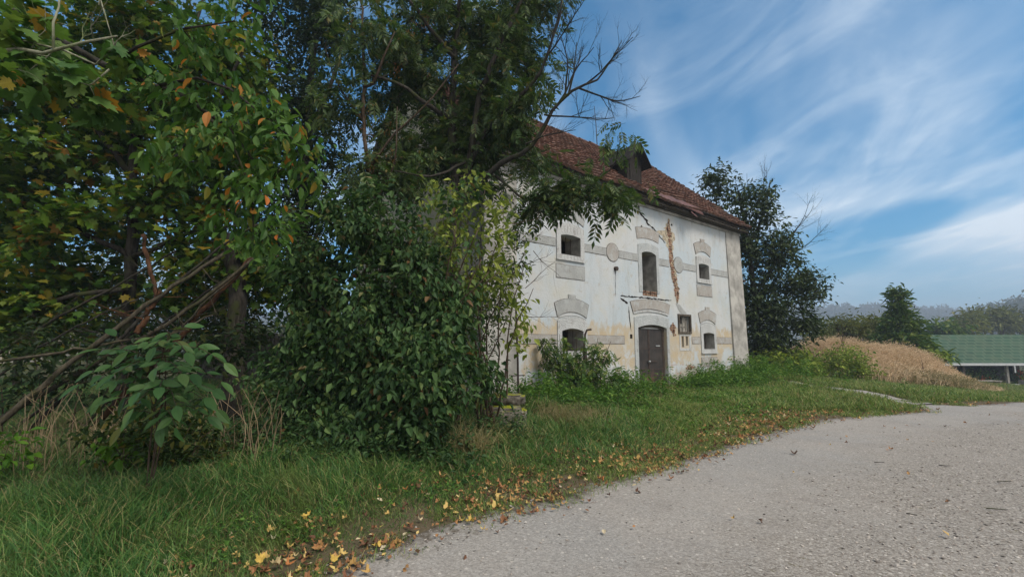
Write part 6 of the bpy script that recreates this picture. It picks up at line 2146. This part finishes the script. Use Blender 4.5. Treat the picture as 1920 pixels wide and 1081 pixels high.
# tussocks near stones and shrubs
tx, ty, th = [], [], []
for (px, py, Yt, k, rad, hgt) in ((880, 830, 6.2, 380, 0.14, 0.5), (868, 850, 6.0, 240, 0.1, 0.42), (1065, 790, 8.3, 420, 0.22, 0.42), (1100, 780, 9.0, 420, 0.25, 0.42), (1030, 775, 8.6, 300, 0.2, 0.4), (900, 800, 7.4, 300, 0.2, 0.4), (1130, 800, 8.6, 200, 0.2, 0.3), (960, 820, 7.2, 260, 0.3, 0.28),
                                   (1235, 720, 15.0, 260, 0.35, 0.4), (1190, 745, 12.0, 300, 0.4, 0.4)):
    q = P(px, py, Yt)
    tx.append(rg.normal(0, rad, k) + q[0])
    ty.append(rg.normal(0, rad, k) + q[1])
    th.append(hgt * rg.uniform(0.5, 1.2, k))
tx, ty, th = map(np.concatenate, (tx, ty, th))
ok = ~in_house(tx, ty, 0.02) & (edge_dist(tx, ty) > 0.1)
bx, by, bh = [], [], []
for (px, py, Yt, k, rad, hgt) in ((100, 830, 5.4, 500, 0.4, 0.42), (40, 800, 5.8, 500, 0.4, 0.5), (430, 850, 5.5, 220, 0.18, 0.5), (180, 800, 6.0, 400, 0.4, 0.42), (320, 800, 5.6, 300, 0.4, 0.35), (60, 720, 7.5, 400, 0.8, 0.5), (260, 720, 7.5, 300, 0.8, 0.5), (150, 1000, 3.8, 500, 0.5, 0.20), (330, 950, 4.4, 260, 0.3, 0.2), (60, 930, 4.5, 300, 0.3, 0.28), (1000, 870, 6.2, 260, 0.4, 0.18), (800, 890, 5.6, 220, 0.3, 0.25), (620, 960, 4.4, 200, 0.25, 0.16)):
    q = P(px, py, Yt)
    bx.append(rg.normal(0, rad, k) + q[0])
    by.append(rg.normal(0, rad, k) + q[1])
    bh.append(hgt * rg.uniform(0.5, 1.2, k))
bx, by, bh = map(np.concatenate, (bx, by, bh))
blades('tussock_grass', bx, by, bh, np.full(len(bx), 0.0028), 'grass_brown', 0.6, 1.2, rg)
blades('tussock_grass', tx[ok], ty[ok], th[ok], np.full(ok.sum(), 0.0035), 'grass_tuft', 0.45, 0.9, rg)
# pale dead stalks in the left thicket
m_ = MB()
for k in range(110):
    if k < 60: q = P(rg.uniform(30, 260), 800, rg.uniform(4.6, 6.2))
    else: q = P(rg.uniform(370, 520), 800, rg.uniform(4.9, 6.0))
    z0 = up(q[0], q[1])
    hgt = rg.uniform(0.35, 0.95)
    tip = np.array([q[0] + rg.normal(0, 0.16), q[1] + rg.normal(0, 0.1), z0 + hgt])
    pts = bez([(q[0], q[1], z0), (q[0] + rg.normal(0, 0.05), q[1], z0 + hgt * 0.6), tip], 7)
    if rg.random() < 0.35: pts = np.concatenate([pts, [tip + [rg.normal(0, 0.12), 0, -rg.uniform(0.05, 0.2)]]])
    m_.tube(pts, np.linspace(0.0045, 0.002, len(pts)), 4, 0, False)
tag(m_.build('dry_stalks', M['stem_dry']), None, None, None, 'stuff')


# nettles and ground elder along the house
def weeds(name, regions, leaf, mat, lsize, hgt):
    m_ = MB()
    s_ = MB()
    for (px, py, Y, rx, ry, k) in regions:
        q = P(px, py, Y)
        for _ in range(k):
            x0, y0 = q[0] + rg.normal(0, rx), q[1] + rg.normal(0, ry)
            if in_house(x0, y0, 0.06) or edge_dist(np.array([x0]), np.array([y0]))[0] < 0.5: continue
            z0 = up(x0, y0)
            h = hgt * rg.uniform(0.4, 1.25)
            top = np.array([x0 + rg.normal(0, 0.1), y0 + rg.normal(0, 0.1), z0 + h])
            s_.tube(np.array([(x0, y0, z0 - 0.02), top]), [0.004, 0.002], 3, 0, False)
            n = int(6 + h * 26)
            t_ = rg.random(n) ** 0.7
            org = np.array([x0, y0, z0]) * (1 - t_[:, None]) + top * t_[:, None]
            az = rg.uniform(0, 2 * PI, n)
            d = np.stack([np.cos(az), np.sin(az), rg.normal(-0.1, 0.25, n)], -1)
            org = org + d * 0.03
            scatter(m_, leaf, org, frames(d, np.array([0, 0, 1.0]) + rg.normal(0, 0.3, (n, 3))), lsize * rg.uniform(0.6, 1.25, n) * (1.15 - 0.4 * t_))
    m_.loops += [l + m_.n for l in s_.loops]
    m_.sizes += s_.sizes
    m_.mats += s_.mats
    m_.v += s_.v
    m_.n += s_.n
    tag(m_.build(name, M[mat]), None, None, None, 'stuff')


weeds('nettles', [(1150, 720, 12.8, 0.7, 0.5, 110), (1120, 760, 11.0, 0.6, 0.5, 90), (1190, 730, 13.0, 0.5, 0.5, 70), (1370, 705, 17.2, 1.0, 0.6, 170), (1330, 720, 16.2, 0.9, 0.5, 140), (1290, 725, 15.6, 0.5, 0.4, 70), (1420, 700, 18.6, 0.8, 0.6, 90), (1020, 760, 9.8, 0.5, 0.4, 60), (1060, 740, 10.8, 0.6, 0.4, 70)], OVATE, 'leaf_weed', 0.11, 0.42)
weeds('tall_weeds', [(1175, 715, 13.4, 0.45, 0.35, 60), (1125, 735, 12.0, 0.5, 0.4, 50), (1020, 745, 10.2, 0.5, 0.3, 50), (1345, 705, 16.9, 0.8, 0.4, 70), (1405, 698, 18.4, 0.6, 0.4, 50), (1470, 705, 18.5, 1.0, 0.6, 50)], NARROW, 'leaf_weed', 0.14, 0.72)
weeds('ground_elder', [(1155, 780, 9.3, 0.8, 0.5, 240), (1200, 770, 10.4, 1.0, 0.6, 240), (1260, 755, 11.5, 1.0, 0.7, 240), (1330, 745, 13.0, 1.2, 0.8, 260), (1000, 745, 9.2, 0.2, 0.2, 40), (1110, 790, 8.6, 0.4, 0.3, 70), (1400, 730, 15.5, 1.4, 0.8, 200)], OVATE, 'leaf_weed', 0.085, 0.17)
weeds('nettles', [(570, 855, 5.9, 0.25, 0.2, 45), (640, 865, 5.6, 0.3, 0.2, 60), (740, 868, 5.6, 0.3, 0.2, 60), (830, 850, 5.9, 0.25, 0.25, 50), (890, 820, 6.8, 0.3, 0.3, 40), (470, 860, 5.5, 0.3, 0.2, 40), (950, 830, 7.2, 0.3, 0.2, 24)], OVATE, 'leaf_lilac', 0.085, 0.38)
weeds('broadleaf_weeds', [(300, 960, 4.3, 1.6, 0.5, 130), (700, 920, 5.0, 0.9, 0.4, 90), (950, 870, 6.2, 0.8, 0.4, 90), (1200, 820, 8.2, 1.0, 0.5, 110), (450, 1010, 3.7, 0.8, 0.3, 60), (1450, 770, 11.5, 1.2, 0.7, 110), (60, 960, 4.2, 0.7, 0.4, 50)], tmpl_leaf(0.7, 0.1, 0.1), 'leaf_weed', 0.045, 0.09)
weeds('ivy', [(640, 860, 5.5, 0.4, 0.25, 60), (760, 850, 5.7, 0.4, 0.25, 60), (520, 850, 5.6, 0.5, 0.3, 60), (330, 840, 5.4, 0.5, 0.3, 50), (100, 760, 6.6, 1.0, 0.5, 80), (860, 780, 7.2, 0.3, 0.3, 40)], OVATE, 'leaf_lilac', 0.08, 0.25)

# leaf litter along the road edge
t_ = rg.uniform(6, 30, 10500)
off = rg.normal(0.10, 0.42, len(t_)) + 0.12 * sstep(16, 24, t_)
lx = np.interp(t_, es, EDGE[:, 0]) - 0.62 * off * 1.0 + rg.normal(0, 0.05, len(t_))
ly = np.interp(t_, es, EDGE[:, 1]) + 0.78 * off + rg.normal(0, 0.05, len(t_))
w_ = fbm(lx * 1.1, ly * 1.1, 44)
ok = rg.random(len(lx)) < (0.18 + 0.82 * sstep(0.34, 0.62, w_)) * 0.85 * (off > -0.5 * rg.random(len(off))) * np.where(t_ > 23, 0.35, 1.0)
lx, ly = lx[ok], ly[ok]
n2 = 1500
ax_, ay_ = rg.uniform(-6, 8, n2), rg.uniform(2.2, 12, n2)
ok = (edge_dist(ax_, ay_) > 0) & (edge_dist(ax_, ay_) < 2.6) & ~in_house(ax_, ay_, 0.1)
lx, ly = np.concatenate([lx, ax_[ok]]), np.concatenate([ly, ay_[ok]])
n3 = 120
ax_, ay_ = rg.uniform(-1, 12, n3), rg.uniform(3, 12, n3)
ok = (edge_dist(ax_, ay_) < 0)
lx, ly = np.concatenate([lx, ax_[ok]]), np.concatenate([ly, ay_[ok]])
N = len(lx)
lz = terrain(lx, ly) + 0.015 + 0.055 * rg.random(N) * (edge_dist(lx, ly) > 0.15)
m_ = MB()
az = rg.uniform(0, 2 * PI, N)
half = rg.random(N) < 0.5
D_ = np.stack([np.cos(az), np.sin(az), rg.normal(0, 0.25, N)], -1)
U_ = np.array([0, 0, 1.0]) + rg.normal(0, 0.4, (N, 3))
Rm = frames(D_, U_)
O_ = np.stack([lx, ly, lz], -1)
MF = MAPLE_FINE[0]
CURL = (MF * [0.8, 0.9, 1] + np.stack([0 * MF[:, 0], 0 * MF[:, 0], 1.3 * MF[:, 0] ** 2 + 0.10 * np.sin(MF[:, 1] * 8)], -1), MAPLE_FINE[1])
scatter(m_, CURL, O_[half], Rm[half], np.clip(rg.lognormal(-3.15, 0.4, half.sum()), 0.02, 0.10))
scatter(m_, tmpl_leaf(0.6, 0.15, -0.1), O_[~half], Rm[~half], rg.uniform(0.025, 0.065, (~half).sum()))
tag(m_.build('leaf_litter', M['leaf_fallen']), None, None, None, 'stuff')

# the larger fallen leaves one can pick out
FL = [(577, 985, 'leaf_fallen_yellow', 'bright yellow leaf standing upright alone in the green grass', 0.10, 1.1), (430, 920, 'leaf_fallen_orange', 'orange curled leaf lying high in the dark grass', 0.09, 0.5), (490, 1052, 'leaf_fallen_yellow', 'cluster-sized pale yellow leaf at the bottom edge of the grass', 0.11, 0.5),
      (625, 1032, 'leaf_fallen_yellow', 'ochre lobed leaf at the tip of the grass beside the gravel', 0.11, 0.3), (705, 1010, 'leaf_fallen_yellow', 'yellow leaf lying on the gravel edge left of the brown litter', 0.09, 0.3), (102, 978, 'leaf_fallen_tan', 'pale tan crumpled leaf in the grass at the lower left', 0.10, 0.6),
      (80, 1072, 'leaf_fallen_tan', 'ochre leaf cut by the bottom left of the picture', 0.11, 0.2), (290, 962, 'leaf_fallen_orange', 'small rust brown leaf in the dark grass, middle left', 0.08, 0.5), (230, 1015, 'leaf_fallen_brown', 'brown red leaf half sunk in the grass, lower left', 0.09, 0.4), (760, 935, 'leaf_fallen_orange', 'small orange leaf in the grass before the big shrub', 0.07, 0.5),
      (880, 965, 'leaf_fallen_yellow', 'large tan yellow leaf at the grass edge below the stones', 0.10, 0.3), (1125, 885, 'leaf_fallen_orange', 'rust orange leaf topping the litter in the middle of the verge', 0.11, 0.6), (650, 1065, 'leaf_fallen_brown', 'dark brown leaf lying flat where gravel meets grass at the bottom', 0.11, 0.2), (540, 1060, 'leaf_fallen_orange', 'brown orange leaf between the two yellow leaves at the bottom', 0.09, 0.4)]
mm = MB()
mm.addk(CURL[0] - [0, 0.4, 0], CURL[1])
for k, (px, py, mt, lab, s, tilt) in enumerate(FL):
    rr_ = ray(px, py)
    tt_ = (EYE - 0.12) / -rr_[2]
    x0, y0 = rr_[0] * tt_, rr_[1] * tt_
    m2 = MB()
    m2.addk(CURL[0] - [0, 0.4, 0], CURL[1])
    o = m2.build('fallen_leaf', M[mt])
    o.location = (x0, y0, up(x0, y0) + (0.035 if edge_dist(np.array([x0]), np.array([y0]))[0] < 0.1 else 0.10))
    o.rotation_euler = (tilt, RNG.normal(0, 0.2), RNG.uniform(0, 6))
    o.scale = (s * 0.78, s * 0.78, s * 0.78)
    tag(o, lab, 'leaf', 'large fallen leaves along the verge')

# pebbles
n = 34000
y = 2.2 + 9 * rg.random(n) ** 1.7
x = (rg.random(n) * 2 - 1) * y * 1.2
e = edge_dist(x, y)
ev = -e + (fbm(x * 2.0, y * 2.0, 77) - 0.5) * 1.6
cz = np.clip(sstep(1.3, 2.6, ev) * sstep(5.0, 3.6, ev) + sstep(5.2, 6.6, ev) + 0.9 * sstep(0.5, 0.1, ev), 0, 1)
ok = (e < 0.1) & (rg.random(n) < cz * sstep(0.25, 0.6, fbm(x * 0.8, y * 0.8, 71)) + 0.10)
x, y = x[ok], y[ok]
N = len(x)
oct_ = np.array([(1, 0, 0), (0, 1, 0), (-1, 0, 0), (0, -1, 0), (0, 0, 0.6), (0, 0, -0.6), ], float)
octf = np.array([(0, 1, 4), (1, 2, 4), (2, 3, 4), (3, 0, 4), (1, 0, 5), (2, 1, 5), (3, 2, 5), (0, 3, 5)])
sz = (0.004 + 0.013 * rg.random(N) ** 3)
S3 = np.stack([sz * rg.uniform(0.7, 1.4, N), sz * rg.uniform(0.7, 1.3, N), sz * rg.uniform(0.5, 0.9, N)], -1)
m_ = MB()
az = rg.uniform(0, 2 * PI, N)
ez = terrain(x, y) + 0.004 - 0.012 + (fbm(x * 1.3, y * 1.3, 9) - 0.5) * 0.05
scatter(m_, (oct_, octf), np.stack([x, y, ez + sz * 0.25], -1), frames(np.stack([np.cos(az), np.sin(az), rg.normal(0, 0.2, N)], -1), np.array([0, 0, 1.0]) + rg.normal(0, 0.2, (N, 3))), S3)
tag(m_.build('gravel_stones', M['pebble']), None, None, None, 'stuff')
# twigs on the road
for k, (px, py, dx, lab) in enumerate(((1850, 955, 40, 'long thin dark twig on the gravel at the right'), (1760, 873, 22, 'short twig lying on the road, upper right'), (1700, 965, 20, 'small crooked twig in the middle of the road'), (1640, 868, 18, 'tiny dark twig on the road below the grass tip'), (1870, 905, 26, 'flat brown twig near the right edge of the road'))):
    a, c_ = ray(px, py), ray(px + dx, py + RNG.uniform(-3, 6))
    a, c_ = a * EYE / -a[2] + [0, 0, EYE], c_ * EYE / -c_[2] + [0, 0, EYE]
    q = bez([a, (a + c_) / 2 + RNG.normal(0, 0.02, 3) * [1, 1, 0], c_], 7)
    q[:, 2] = terrain(q[:, 0], q[:, 1]) + 0.016
    m_ = MB()
    m_.tube(q - q[0], np.linspace(0.006, 0.003, 7), 5)
    o = m_.build('twig', M['bark_dark'])
    o.location = q[0]
    tag(o, lab, 'twig', 'twigs on the gravel')

# ------------------------------------------------------------------ the misty air
HAZE = 0.0011
if HAZE:
    t = NT('haze')
    t.n.remove(t.bsdf)
    pv = t.n.new('ShaderNodeVolumePrincipled')
    pv.inputs['Color'].default_value = (0.70, 0.82, 1.0, 1)
    pv.inputs['Density'].default_value = HAZE
    pv.inputs['Anisotropy'].default_value = 0.1
    t.l.new(pv.outputs[0], t.out.inputs['Volume'])
    mb = MB().box((-1500, -80, -45), (2700, 3050, 120))
    tag(mb.build('haze', t.m), None, None, None, 'stuff')
